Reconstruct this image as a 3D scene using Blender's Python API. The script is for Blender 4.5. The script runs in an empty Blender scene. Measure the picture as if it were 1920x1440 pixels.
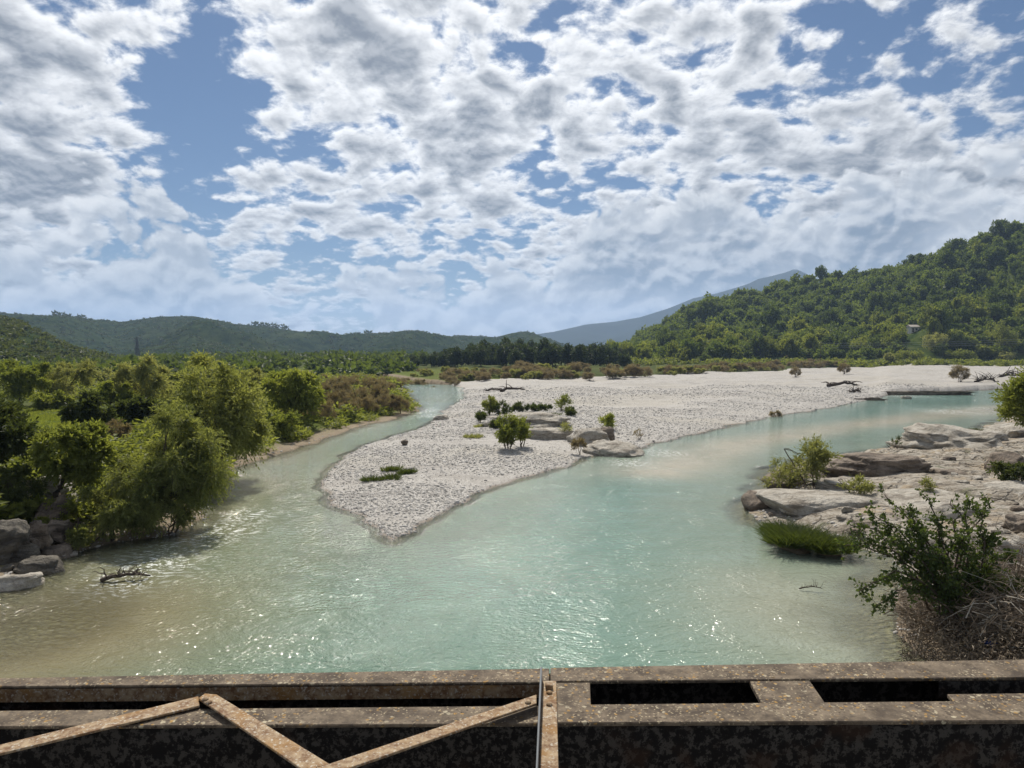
import bpy, bmesh, math, random
import numpy as np
from mathutils import Vector, Matrix, noise as mnoise

# ------------------------------------------------------------------ camera
scene = bpy.context.scene
FPX, CAMZ, PITCH = 1340.0, 7.5, math.radians(-2.35)
cam_d = bpy.data.cameras.new('camera')
cam_d.sensor_width = 36.0
cam_d.lens = FPX / 1920.0 * 36.0
cam_d.clip_start, cam_d.clip_end = 0.05, 60000.0
cam = bpy.data.objects.new('camera', cam_d)
scene.collection.objects.link(cam)
cam.location = (0, 0, CAMZ)
cam.rotation_euler = (math.pi / 2 + PITCH, 0, 0)
scene.camera = cam

def ray(px, py):
    """direction (x, y, z) of a point of the photograph (1920 x 1440)"""
    u, v = (px - 960.0) / FPX, (720.0 - py) / FPX
    c, s = math.cos(PITCH), math.sin(PITCH)
    return np.array([u, c - s * v, s + c * v])

def G(px, py, z=0.0):
    d = ray(px, py)
    t = (z - CAMZ) / d[2]
    return (d[0] * t, d[1] * t)

# ------------------------------------------------------------------ light
SUN_EL, SUN_AZ = math.radians(50.0), math.radians(-7.0)     # azimuth from +Y towards +X
SUN = Vector((math.sin(SUN_AZ) * math.cos(SUN_EL), math.cos(SUN_AZ) * math.cos(SUN_EL), math.sin(SUN_EL)))
sun_d = bpy.data.lights.new('sun', 'SUN')
sun_d.energy, sun_d.angle, sun_d.color = 4.8, math.radians(0.5), (1.0, 0.93, 0.82)
sun = bpy.data.objects.new('sun', sun_d)
sun.rotation_euler = (-SUN).to_track_quat('-Z', 'Y').to_euler()
sun.location = SUN * 200
scene.collection.objects.link(sun)

class Nodes:
    """small helper around a node tree"""
    def __init__(self, tree):
        self.t = tree
        tree.nodes.clear()
    def new(self, typ, **kw):
        n = self.t.nodes.new(typ)
        for k, v in kw.items():
            setattr(n, k, v)
        return n
    def put(self, sock, v):
        if v is None: return
        if isinstance(v, bpy.types.NodeSocket): self.t.links.new(v, sock)
        else:
            if sock.type == 'RGBA' and len(v) == 3: v = (*v, 1.0)
            sock.default_value = v
    def m(self, op, a, b=None, c=None, clamp=False):
        n = self.new('ShaderNodeMath', operation=op, use_clamp=clamp)
        for i, v in enumerate((a, b, c)): self.put(n.inputs[i], v)
        return n.outputs[0]
    def vm(self, op, a, b=None, c=None, out=0):
        n = self.new('ShaderNodeVectorMath', operation=op)
        for i, v in enumerate((a, b, c)):
            if v is None: continue
            if op == 'SCALE' and i == 1: self.put(n.inputs['Scale'], v)
            else: self.put(n.inputs[i], v)
        return n.outputs['Value'] if op in ('DOT_PRODUCT', 'LENGTH', 'DISTANCE') else n.outputs[0]
    def sep(self, v):
        n = self.new('ShaderNodeSeparateXYZ'); self.put(n.inputs[0], v); return n.outputs
    def comb(self, x, y, z):
        n = self.new('ShaderNodeCombineXYZ')
        for i, v in enumerate((x, y, z)): self.put(n.inputs[i], v)
        return n.outputs[0]
    def noise(self, vec, scale, detail=4.0, rough=0.5, dist=0.0, color=False, dim='3D'):
        n = self.new('ShaderNodeTexNoise', noise_dimensions=dim)
        self.put(n.inputs['Vector'], vec); n.inputs['Scale'].default_value = scale
        n.inputs['Detail'].default_value = detail; n.inputs['Roughness'].default_value = rough
        n.inputs['Distortion'].default_value = dist
        return n.outputs['Color' if color else 'Fac']
    def voro(self, vec, scale, feature='F1', out='Distance', rand=1.0, dim='3D'):
        n = self.new('ShaderNodeTexVoronoi', feature=feature, voronoi_dimensions=dim)
        self.put(n.inputs['Vector'], vec); n.inputs['Scale'].default_value = scale
        n.inputs['Randomness'].default_value = rand
        return n.outputs[out]
    def ramp(self, v, a, b, lo=0.0, hi=1.0, smooth=True):
        n = self.new('ShaderNodeMapRange', interpolation_type='SMOOTHSTEP' if smooth else 'LINEAR')
        n.clamp = True
        for k, x in (('Value', v), ('From Min', a), ('From Max', b), ('To Min', lo), ('To Max', hi)):
            self.put(n.inputs[k], x)
        return n.outputs[0]
    def mix(self, f, a, b, mode='MIX'):
        n = self.new('ShaderNodeMix', data_type='RGBA', blend_type=mode)
        self.put(n.inputs[0], f); self.put(n.inputs[6], a); self.put(n.inputs[7], b)
        return n.outputs[2]
    def attr(self, name, out='Fac'):
        return self.new('ShaderNodeAttribute', attribute_name=name).outputs[out]

# ------------------------------------------------------------------ sky with broken cloud
world = bpy.data.worlds.new('World')
scene.world = world
world.use_nodes = True
SKY_STRENGTH = 0.1
def build_sky():
    N = Nodes(world.node_tree)
    sky = N.new('ShaderNodeTexSky', sky_type='NISHITA', sun_disc=False)
    sky.sun_elevation, sky.sun_rotation = SUN_EL, SUN_AZ
    sky.altitude, sky.air_density, sky.dust_density, sky.ozone_density = 200.0, 1.0, 0.6, 2.5
    d = N.new('ShaderNodeTexCoord').outputs['Generated']
    s = N.sep(d)
    up = N.m('MAXIMUM', s[2], 0.0)
    # --- a sheet of altocumulus: the direction is carried onto a flat layer of cloud
    k = N.m('DIVIDE', 1.0, N.m('ADD', up, 0.30))
    p = N.comb(N.m('MULTIPLY', s[0], k), N.m('MULTIPLY', s[1], k), 0.0)
    wob = N.vm('SCALE', N.vm('SUBTRACT', N.noise(p, 5.0, 2.0, 0.5, color=True, dim='2D'), (0.5, 0.5, 0.5)), 0.05)
    q = N.vm('ADD', p, wob)
    # open blue and closed cloud, in the part of the sky the photograph shows
    def blobs(lst):
        bias = None
        for px, py, rad, amt in lst:
            c = Vector(ray(px, py)).normalized()
            cc = math.cos(math.radians(rad))
            dd = N.vm('DOT_PRODUCT', d, tuple(c))
            b = N.ramp(dd, cc, 1.0 - (1.0 - cc) * 0.02, 0.0, amt)
            bias = b if bias is None else N.m('ADD', bias, b)
        return bias
    bias = blobs(BLOBS)
    big = N.m('ADD', N.m('MULTIPLY', N.noise(q, 2.7, 1.0, 0.5, dim='2D'), 0.55), bias)
    def field(v, det):
        b = N.noise(v, 10.0, det, 0.575, dim='2D')
        c_ = N.voro(v, 17.0, dim='2D')
        return N.m('SUBTRACT', N.m('ADD', big, N.m('MULTIPLY', b, 0.85)), N.m('MULTIPLY', c_, 0.12))
    f0 = field(q, 8.0)
    sp = Vector((SUN.x, SUN.y, 0)) / (SUN.z + 0.30)
    tow = N.vm('NORMALIZE', N.vm('SUBTRACT', tuple(sp), p))
    f1 = field(N.vm('ADD', q, N.vm('SCALE', tow, 0.018)), 4.0)
    cover = N.ramp(f0, 0.56, 0.74)
    soft = N.m('ADD', big, N.m('MULTIPLY', N.noise(q, 10.0, 1.5, 0.6, dim='2D'), 0.85))
    thick = N.ramp(N.m('ADD', N.m('MULTIPLY', f1, 0.35), N.m('MULTIPLY', soft, 0.65)), 0.68, 1.0)
    edge = N.ramp(N.m('SUBTRACT', f0, f1), -0.13, 0.13)
    lum = N.m('ADD', N.m('MULTIPLY', N.m('SUBTRACT', 1.0, thick), 0.72), N.m('MULTIPLY', edge, 0.28))
    glow = N.ramp(N.vm('DOT_PRODUCT', d, tuple(SUN)), 0.45, 1.0, 0.70, 1.15)
    shade = N.mix(lum, (0.20, 0.22, 0.25), (0.99, 0.99, 0.985))
    alto = N.vm('SCALE', shade, N.m('DIVIDE', glow, SKY_STRENGTH))
    # --- far heaped cumulus, standing low over the hills
    az = N.m('ARCTAN2', s[0], s[1])
    v = N.comb(az, N.m('MULTIPLY', s[2], 1.35), 0.0)
    v = N.vm('ADD', v, N.vm('SCALE', N.vm('SUBTRACT', N.noise(v, 9.0, 3.0, 0.5, color=True, dim='2D'), (0.5, 0.5, 0.5)), 0.04))
    low = N.m('ADD', N.ramp(s[2], 0.02, 0.30, 0.02, -0.42, smooth=False), blobs(HEAPS))
    low = N.m('ADD', low, N.m('MULTIPLY', N.noise(v, 4.0, 1.0, 0.5, dim='2D'), 0.5))
    def heap(w, det):
        b = N.noise(w, 10.0, det, 0.6, dim='2D')
        c_ = N.voro(w, 19.0, dim='2D')
        e_ = N.voro(w, 47.0, dim='2D')
        r = N.m('ADD', low, N.m('MULTIPLY', b, 0.62))
        return N.m('SUBTRACT', N.m('SUBTRACT', r, N.m('MULTIPLY', c_, 0.22)), N.m('MULTIPLY', e_, 0.10))
    h0 = heap(v, 7.0)
    h1 = heap(N.vm('ADD', v, (-0.004, 0.014, 0.0)), 5.0)
    hc = N.ramp(h0, 0.42, 0.50)
    hl = N.ramp(N.m('SUBTRACT', h0, h1), -0.09, 0.13)
    hl = N.m('ADD', N.m('MULTIPLY', hl, 0.62), N.m('MULTIPLY', N.ramp(h0, 0.45, 0.78, 1.0, 0.0), 0.38))
    hcol = N.vm('SCALE', N.mix(hl, (0.185, 0.23, 0.29), (0.84, 0.845, 0.84)), 1.0 / SKY_STRENGTH)
    blue = N.vm('MULTIPLY', sky.outputs[0], (0.30, 0.385, 0.47))
    col = N.mix(N.m('MULTIPLY', cover, 0.97), blue, alto)
    col = N.mix(N.m('MULTIPLY', hc, 0.92), col, hcol)
    # bright milky air towards the horizon
    mist = N.ramp(s[2], 0.0, 0.15, 0.25, 0.0)
    col = N.mix(mist, col, tuple(c / SKY_STRENGTH for c in (0.48, 0.55, 0.63)))
    bg = N.new('ShaderNodeBackground')
    N.put(bg.inputs['Color'], col); bg.inputs['Strength'].default_value = SKY_STRENGTH
    out = N.new('ShaderNodeOutputWorld')
    N.t.links.new(bg.outputs[0], out.inputs[0])
    world.cycles.sampling_method = 'MANUAL'
    world.cycles.sample_map_resolution = 512
# (x, y) in the photograph, angular radius, more (+) or less (-) cloud
BLOBS = [(240, 330, 9, -0.13), (370, 130, 6, -0.17), (300, 480, 5, -0.08), (1860, 150, 6, -0.20), (1560, 50, 5, -0.15), (1640, 390, 4, -0.10), (780, 380, 4, -0.10), (1010, 330, 3, -0.08), (1200, 210, 3, -0.08),
         (100, 190, 8, 0.18), (270, 30, 4, 0.12), (80, 430, 8, 0.22), (950, 130, 14, 0.12), (650, 250, 10, 0.10), (1450, 280, 14, 0.10), (1750, 330, 8, 0.08), (1350, 150, 9, 0.06)]
HEAPS = [(120, 480, 11, 0.30), (330, 590, 7, 0.22), (1230, 440, 10, 0.33), (1500, 470, 10, 0.30), (1780, 480, 10, 0.34), (1080, 560, 9, 0.20), (720, 610, 8, 0.10)]
build_sky()

vs = scene.view_settings
vs.view_transform, vs.look, vs.exposure, vs.gamma = 'Standard', 'None', 0.16, 1.0
scene.cycles.max_bounces = 6
scene.cycles.transparent_max_bounces = 12
scene.cycles.volume_bounces = 1

# ------------------------------------------------------------------ helpers
COL = scene.collection
rng = np.random.default_rng(7)
random.seed(7)

def obj(name, mesh, mat=None, parent=None, label=None, cat=None, group=None, kind=None, loc=None):
    o = bpy.data.objects.new(name, mesh)
    COL.objects.link(o)
    if mat is not None and mesh is not None and not mesh.materials: mesh.materials.append(mat)
    if parent is not None: o.parent = parent
    if label: o['label'] = label
    if cat: o['category'] = cat
    if group: o['group'] = group
    if kind: o['kind'] = kind
    if loc is not None: o.location = loc
    return o

def mesh_np(name, V, F, attrs=None, smooth=False, mats=None, mat_idx=None):
    V = np.asarray(V, dtype=np.float32); F = np.asarray(F, dtype=np.int32)
    me = bpy.data.meshes.new(name)
    n, k = F.shape
    me.vertices.add(len(V)); me.vertices.foreach_set('co', V.ravel())
    me.loops.add(n * k); me.loops.foreach_set('vertex_index', F.ravel())
    me.polygons.add(n); me.polygons.foreach_set('loop_start', np.arange(0, n * k, k, dtype=np.int32))
    me.polygons.foreach_set('use_smooth', np.full(n, smooth, dtype=bool))
    for a, v in (attrs or {}).items():
        at = me.attributes.new(a, 'FLOAT', 'POINT'); at.data.foreach_set('value', np.asarray(v, dtype=np.float32))
    for m in mats or []: me.materials.append(m)
    if mat_idx is not None: me.polygons.foreach_set('material_index', np.asarray(mat_idx, dtype=np.int32))
    me.update(calc_edges=True)
    return me

def sm(x, a=0.0, b=1.0):
    t = np.clip((x - a) / (b - a), 0, 1)
    return t * t * (3 - 2 * t)

def _h(ix, iy, seed):
    n = (ix.astype(np.int64) * 374761393 + iy.astype(np.int64) * 668265263 + seed * 1442695041) & 0xffffffff
    n = ((n ^ (n >> 13)) * 1274126177) & 0xffffffff
    return ((n ^ (n >> 16)) & 0xffff) / 65535.0
def vnoise(x, y, seed=0):
    ix, iy = np.floor(x), np.floor(y)
    fx, fy = x - ix, y - iy
    fx, fy = fx * fx * (3 - 2 * fx), fy * fy * (3 - 2 * fy)
    a, b, c, d = _h(ix, iy, seed), _h(ix + 1, iy, seed), _h(ix, iy + 1, seed), _h(ix + 1, iy + 1, seed)
    return (a * (1 - fx) + b * fx) * (1 - fy) + (c * (1 - fx) + d * fx) * fy
def fbm(x, y, octv=4, seed=0, gain=0.5):
    r, a, t = 0, 1.0, 0
    for i in range(octv):
        r = r + a * vnoise(x * 2 ** i, y * 2 ** i, seed + i * 17); t += a; a *= gain
    return r / t

# ------------------------------------------------------------------ materials
MATS = {}
def material(name, fn):
    m = bpy.data.materials.new(name); m.use_nodes = True
    N = Nodes(m.node_tree)
    out = N.new('ShaderNodeOutputMaterial')
    fn(N, out)
    MATS[name] = m
    return m
def principled(N, out, color, rough=0.8, bump=None, bstr=0.3, bdist=0.05, spec=0.3, metal=0.0):
    b = N.new('ShaderNodeBsdfPrincipled')
    N.put(b.inputs['Base Color'], color); N.put(b.inputs['Roughness'], rough); N.put(b.inputs['Specular IOR Level'], spec)
    N.put(b.inputs['Metallic'], metal)
    if bump is not None:
        bn = N.new('ShaderNodeBump'); bn.inputs['Strength'].default_value = bstr; bn.inputs['Distance'].default_value = bdist
        N.put(bn.inputs['Height'], bump); N.t.links.new(bn.outputs[0], b.inputs['Normal'])
    if out is not None: N.t.links.new(b.outputs[0], out.inputs[0])
    return b
def pos(N): return N.new('ShaderNodeNewGeometry').outputs['Position']
def objc(N): return N.new('ShaderNodeTexCoord').outputs['Object']

def leaf_mat(name, dark, light, trans=0.35, hue=0.0):
    def fn(N, out):
        rnd = N.new('ShaderNodeObjectInfo').outputs['Random']
        v = N.attr('tone')
        f = N.m('ADD', N.m('MULTIPLY', v, 0.75), N.m('MULTIPLY', rnd, 0.25), clamp=True)
        col = N.mix(f, dark, light)
        b = principled(N, None, col, 0.55, spec=0.25)
        t = N.new('ShaderNodeBsdfTranslucent')
        N.put(t.inputs['Color'], N.vm('MULTIPLY', col, (1.75, 1.65, 0.75)))
        mx = N.new('ShaderNodeMixShader'); mx.inputs[0].default_value = trans
        N.t.links.new(b.outputs[0], mx.inputs[1]); N.t.links.new(t.outputs[0], mx.inputs[2])
        N.t.links.new(mx.outputs[0], out.inputs[0])
    return material(name, fn)
leaf_mat('leaf_willow', (0.08, 0.105, 0.04), (0.285, 0.305, 0.13), 0.54)
leaf_mat('leaf_green', (0.065, 0.092, 0.026), (0.235, 0.262, 0.08), 0.54)
leaf_mat('leaf_bright', (0.09, 0.125, 0.03), (0.26, 0.29, 0.08), 0.5)
leaf_mat('leaf_dark', (0.033, 0.048, 0.019), (0.095, 0.115, 0.042), 0.42)
leaf_mat('leaf_olive', (0.11, 0.125, 0.056), (0.3, 0.315, 0.155), 0.5)
leaf_mat('leaf_forest', (0.042, 0.072, 0.018), (0.15, 0.192, 0.055), 0.45)
leaf_mat('leaf_belt', (0.022, 0.038, 0.018), (0.065, 0.088, 0.036), 0.35)
leaf_mat('leaf_shade', (0.035, 0.06, 0.018), (0.115, 0.15, 0.045), 0.42)  # darker forest green: cloud shadow on the upper hill, plain colour elsewhere
leaf_mat('leaf_hill', (0.028, 0.045, 0.018), (0.075, 0.10, 0.038), 0.3)
leaf_mat('leaf_tamarisk', (0.115, 0.092, 0.066), (0.29, 0.245, 0.19), 0.35)
leaf_mat('leaf_reed', (0.032, 0.052, 0.013), (0.095, 0.122, 0.036), 0.4)
leaf_mat('dry_twig', (0.07, 0.05, 0.033), (0.27, 0.21, 0.145), 0.0)
def bark_fn(N, out):
    n = N.noise(objc(N), 14.0, 5.0, 0.6)
    principled(N, out, N.mix(n, (0.03, 0.022, 0.015), (0.13, 0.10, 0.075)), 0.9, n, 0.6, 0.03)
material('bark', bark_fn)

def rock_mat(name, pale, brown, stain):
    def fn(N, out):
        p = pos(N)
        a = N.noise(p, 0.9, 6.0, 0.6); b = N.noise(p, 7.0, 6.0, 0.65)
        strat = N.noise(N.vm('MULTIPLY', N.vm('ADD', p, N.vm('SCALE', N.noise(p, 0.7, 2.0, color=True), 0.8)), (0.8, 0.8, 4.0)), 1.3, 5.0, 0.6)
        c = N.mix(N.ramp(a, 0.38, 0.66), pale, brown)
        c = N.mix(N.ramp(strat, 0.46, 0.66, 0.0, 0.8), c, stain)
        c = N.mix(N.ramp(b, 0.53, 0.72, 0.0, 0.65), c, stain)
        crack = N.ramp(N.voro(N.vm('ADD', N.vm('MULTIPLY', p, (1, 1, 2.2)), N.vm('SCALE', N.noise(p, 2.0, 3.0, color=True), 0.5)), 1.1, 'DISTANCE_TO_EDGE'), 0.0, 0.035)
        c = N.mix(N.m('MULTIPLY', N.m('MULTIPLY', N.m('SUBTRACT', 1.0, crack), N.ramp(a, 0.45, 0.6)), 0.45), c, tuple(x * 0.35 for x in stain))
        hgt = N.m('ADD', N.m('ADD', N.m('MULTIPLY', b, 0.6), N.m('MULTIPLY', strat, 0.8)), N.m('MULTIPLY', crack, 0.12))
        fr_ = N.noise(p, 2.6, 6.0, 0.68)
        c = N.mix(N.ramp(fr_, 0.52, 0.64, 0.0, 0.25), c, stain)
        principled(N, out, c, 0.9, N.m('ADD', hgt, N.m('MULTIPLY', fr_, 1.6)), 0.9, 0.14)
    return material(name, fn)
rock_mat('rock_pale', (0.46, 0.43, 0.375), (0.36, 0.325, 0.27), (0.17, 0.145, 0.115))
rock_mat('rock_brown', (0.27, 0.225, 0.18), (0.16, 0.125, 0.095), (0.055, 0.045, 0.037))
rock_mat('rock_grey', (0.16, 0.145, 0.12), (0.095, 0.083, 0.068), (0.05, 0.045, 0.04))

def gravel_fn(N, out):
    p = pos(N)
    d = N.attr('shore')
    cell = N.new('ShaderNodeTexVoronoi'); N.put(cell.inputs['Vector'], N.vm('MULTIPLY', p, (1, 1, 0.3))); cell.inputs['Scale'].default_value = 11.0
    rc = N.sep(cell.outputs['Color'])[0]
    cell2 = N.new('ShaderNodeTexVoronoi'); N.put(cell2.inputs['Vector'], N.vm('MULTIPLY', p, (1, 1, 0.3))); cell2.inputs['Scale'].default_value = 2.3
    rc2 = N.sep(cell2.outputs['Color'])[0]
    stone = N.mix(rc, (0.31, 0.295, 0.27), (0.53, 0.51, 0.48))
    stone = N.mix(N.ramp(rc2, 0.82, 0.95, 0.0, 0.45), stone, (0.24, 0.22, 0.195))
    big = N.noise(N.vm('MULTIPLY', p, (0.35, 1.0, 1.0)), 0.075, 4.0, 0.6)
    fine = N.noise(N.vm('MULTIPLY', p, (0.25, 1.0, 1.0)), 0.5, 4.0, 0.6)
    stone = N.mix(N.ramp(big, 0.48, 0.62, 0.0, 0.75), stone, (0.41, 0.385, 0.335))
    stone = N.mix(N.ramp(fine, 0.50, 0.70, 0.0, 0.7), stone, (0.29, 0.272, 0.25))
    joint = N.ramp(cell.outputs['Distance'], 0.35, 0.75, 0.0, 0.5)
    stone = N.mix(joint, stone, (0.17, 0.155, 0.14))
    wet = N.ramp(N.m('ADD', d, N.m('MULTIPLY', N.noise(p, 0.8, 3.0), 0.5)), 0.22, 0.55, 0.85, 0.0)
    stone = N.mix(wet, stone, (0.16, 0.125, 0.085))
    h = N.m('ADD', N.m('MULTIPLY', N.m('SUBTRACT', 1.0, cell.outputs['Distance']), 1.0), N.m('MULTIPLY', N.m('SUBTRACT', 1.0, cell2.outputs['Distance']), 0.8))
    principled(N, out, stone, 0.85, h, 0.6, 0.05)
material('gravel', gravel_fn)
def stone_fn(N, out):
    t = N.attr('tone'); p = pos(N)
    c = N.mix(t, (0.30, 0.285, 0.265), (0.58, 0.56, 0.53))
    c = N.mix(N.ramp(N.noise(p, 25.0, 3.0), 0.5, 0.8, 0.0, 0.3), c, (0.30, 0.26, 0.22))
    principled(N, out, c, 0.8)
material('pebble', stone_fn)

def ground_fn(N, out):
    p = pos(N)
    d = N.attr('shore')
    n1 = N.noise(p, 0.10, 5.0, 0.6); n2 = N.noise(p, 1.7, 5.0, 0.65); n3 = N.noise(p, 12.0, 4.0, 0.6)
    g = N.mix(N.ramp(n2, 0.3, 0.7), (0.065, 0.10, 0.02), (0.17, 0.20, 0.05))
    g = N.mix(N.ramp(n1, 0.45, 0.7, 0.0, 0.6), g, (0.13, 0.135, 0.055))
    g = N.mix(N.ramp(d, 18.0, 45.0, 0.0, 0.75), g, N.mix(N.ramp(n1, 0.4, 0.6), (0.045, 0.06, 0.022), (0.085, 0.10, 0.04)))
    earth = N.mix(n2, (0.21, 0.165, 0.115), (0.40, 0.34, 0.26))
    e = N.m('ADD', d, N.m('MULTIPLY', N.m('SUBTRACT', n2, 0.5), 5.0))
    c = N.mix(N.ramp(e, 0.8, 3.0), earth, g)
    c = N.mix(N.ramp(N.m('ADD', d, N.m('MULTIPLY', n2, 0.4)), 0.2, 0.6, 0.6, 0.0), c, (0.14, 0.11, 0.075))
    c = N.mix(N.ramp(n3, 0.3, 0.8, 0.25, 0.0), c, (0.05, 0.045, 0.025))
    principled(N, out, c, 0.95, N.m('ADD', n3, n2), 0.6, 0.12, spec=0.02)
material('bank_soil', ground_fn)
def rockybank_fn(N, out):
    p = pos(N)
    a = N.noise(p, 0.8, 6.0, 0.6); b = N.noise(p, 6.0, 6.0, 0.65)
    strat = N.noise(N.vm('MULTIPLY', p, (0.5, 0.9, 6.0)), 1.6, 5.0, 0.6)
    c = N.mix(N.ramp(strat, 0.4, 0.65), (0.40, 0.365, 0.31), (0.23, 0.195, 0.15))
    c = N.mix(N.ramp(b, 0.48, 0.68, 0.0, 0.75), c, (0.12, 0.10, 0.078))
    crk = N.voro(N.vm('ADD', N.vm('MULTIPLY', p, (0.55, 1.3, 1.0)), N.vm('SCALE', N.noise(p, 1.5, 4.0, color=True), 0.9)), 0.9, 'DISTANCE_TO_EDGE')
    crk = N.ramp(crk, 0.0, 0.05)
    c = N.mix(N.m('MULTIPLY', N.m('SUBTRACT', 1.0, crk), 0.7), c, (0.06, 0.05, 0.04))
    c = N.mix(N.ramp(a, 0.54, 0.62, 0.0, 0.85), c, N.mix(b, (0.26, 0.20, 0.13), (0.44, 0.36, 0.26)))
    c = N.mix(N.ramp(N.noise(p, 0.55, 5.0, 0.7), 0.60, 0.68, 0.0, 0.7), c, (0.10, 0.11, 0.045))
    near = N.ramp(N.sep(p)[1], 20.0, 24.0)
    c = N.mix(near, N.mix(b, (0.13, 0.095, 0.06), (0.33, 0.265, 0.19)), c)
    principled(N, out, c, 0.92, N.m('ADD', N.m('ADD', N.m('MULTIPLY', strat, 1.2), b), N.m('MULTIPLY', crk, 0.6)), 0.9, 0.16)
material('rocky_bank', rockybank_fn)
def bed_fn(N, out):
    p = pos(N)
    n = N.noise(p, 3.0, 6.0, 0.65); v = N.voro(p, 5.0)
    c = N.mix(n, (0.24, 0.185, 0.105), (0.46, 0.38, 0.26))
    c = N.mix(N.ramp(v, 0.2, 0.6, 0.0, 0.5), c, (0.10, 0.08, 0.05))
    principled(N, out, c, 0.9, v, 0.5, 0.08)
material('river_bed', bed_fn)

def hill_fn(N, out):
    p = pos(N)
    a = N.noise(p, 0.012, 6.0, 0.62); b = N.noise(p, 0.07, 5.0, 0.65); c3 = N.noise(p, 0.35, 4.0, 0.6)
    c = N.mix(N.ramp(b, 0.35, 0.65), (0.017, 0.030, 0.013), (0.045, 0.063, 0.024))
    c = N.mix(N.ramp(a, 0.5, 0.68, 0.0, 0.7), c, (0.065, 0.08, 0.034))
    rockm = N.ramp(N.m('ADD', N.m('MULTIPLY', b, 0.6), N.m('MULTIPLY', c3, 0.4)), 0.62, 0.72, 0.0, 0.7)
    c = N.mix(rockm, c, (0.16, 0.15, 0.125))
    principled(N, out, c, 0.95, N.m('ADD', b, N.m('MULTIPLY', c3, 0.5)), 0.9, 3.0, spec=0.0)
material('hill_scrub', hill_fn)
def hillgrass_fn(N, out):
    p = pos(N)
    b = N.noise(p, 0.15, 5.0, 0.65)
    c = N.mix(N.ramp(b, 0.35, 0.7), (0.035, 0.055, 0.015), (0.095, 0.12, 0.035))
    c = N.mix(N.ramp(N.noise(p, 0.035, 4.0, 0.6), 0.55, 0.7, 0.0, 0.6), c, (0.17, 0.125, 0.08))
    principled(N, out, c, 0.95, b, 0.8, 0.8, spec=0.0)
material('hill_grass', hillgrass_fn)
def mount_fn(N, out):
    p = pos(N)
    b = N.noise(p, 0.0025, 6.0, 0.6)
    principled(N, out, N.mix(b, (0.03, 0.045, 0.04), (0.07, 0.08, 0.075)), 0.95, spec=0.0)
material('mountain', mount_fn)

def water_fn(N, out):
    p = pos(N)
    dep = N.attr('depth'); foam = N.attr('foam'); sand = N.attr('sand')
    xy = N.vm('MULTIPLY', p, (1, 1, 0))
    big = N.noise(N.vm('MULTIPLY', xy, (1, 0.6, 1)), 0.11, 4.0, 0.55, dim='2D')
    dd = N.m('ADD', dep, N.m('MULTIPLY', N.m('SUBTRACT', big, 0.5), 0.8))
    body = N.mix(N.ramp(dd, 0.15, 1.25), (0.19, 0.24, 0.18), (0.14, 0.235, 0.185))
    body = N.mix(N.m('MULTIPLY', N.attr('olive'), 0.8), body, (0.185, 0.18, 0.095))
    body = N.mix(N.m('MULTIPLY', N.attr('brown'), 0.8), body, (0.225, 0.175, 0.085))
    body = N.mix(N.m('MULTIPLY', sand, 0.85), body, (0.50, 0.44, 0.33))
    # --- ripples, running chop and small wavelets
    w = N.vm('ADD', xy, N.vm('SCALE', N.noise(xy, 0.35, 2.0, 0.5, color=True, dim='2D'), 1.6))
    st = N.vm('MULTIPLY', w, (1.0, 1.8, 1.0))
    r1 = N.noise(st, 0.55, 3.0, 0.6, dim='2D')
    r2 = N.noise(st, 2.6, 3.0, 0.6, dim='2D')
    r3 = N.noise(xy, 7.0, 2.0, 0.6, dim='2D')
    calm = N.ramp(N.noise(xy, 0.07, 2.0, 0.5, dim='2D'), 0.35, 0.65, 0.55, 1.15)
    h = N.m('ADD', N.m('ADD', N.m('MULTIPLY', r1, 0.12), N.m('MULTIPLY', r2, 0.120)), N.m('MULTIPLY', r3, 0.045))
    h = N.m('MULTIPLY', h, calm)
    fm = N.m('MULTIPLY', foam, N.ramp(N.noise(N.vm('MULTIPLY', w, (1, 2.0, 1)), 3.0, 5.0, 0.7, dim='2D'), 0.50, 0.66))
    body = N.mix(fm, body, (0.72, 0.75, 0.73))
    b = principled(N, None, body, N.m('ADD', 0.07, N.m('MULTIPLY', fm, 0.5)), h, 1.0, 1.0, spec=0.5)
    b.inputs['IOR'].default_value = 1.33
    # clear where it is only a hand deep: the bed shows
    g = N.new('ShaderNodeBsdfGlossy'); g.inputs['Roughness'].default_value = 0.07
    tr = N.new('ShaderNodeBsdfTransparent'); tr.inputs['Color'].default_value = (0.82, 0.90, 0.84, 1)
    bump = [n for n in N.t.nodes if n.type == 'BUMP'][0]
    N.t.links.new(bump.outputs[0], g.inputs['Normal'])
    fr = N.new('ShaderNodeFresnel'); fr.inputs['IOR'].default_value = 1.33
    N.t.links.new(bump.outputs[0], fr.inputs['Normal'])
    m1 = N.new('ShaderNodeMixShader')
    N.t.links.new(fr.outputs[0], m1.inputs[0]); N.t.links.new(tr.outputs[0], m1.inputs[1]); N.t.links.new(g.outputs[0], m1.inputs[2])
    m2 = N.new('ShaderNodeMixShader')
    N.put(m2.inputs[0], N.ramp(dep, 0.02, 0.42, 0.10, 1.0))
    N.t.links.new(m1.outputs[0], m2.inputs[1]); N.t.links.new(b.outputs[0], m2.inputs[2])
    N.t.links.new(m2.outputs[0], out.inputs[0])
material('water', water_fn)

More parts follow.
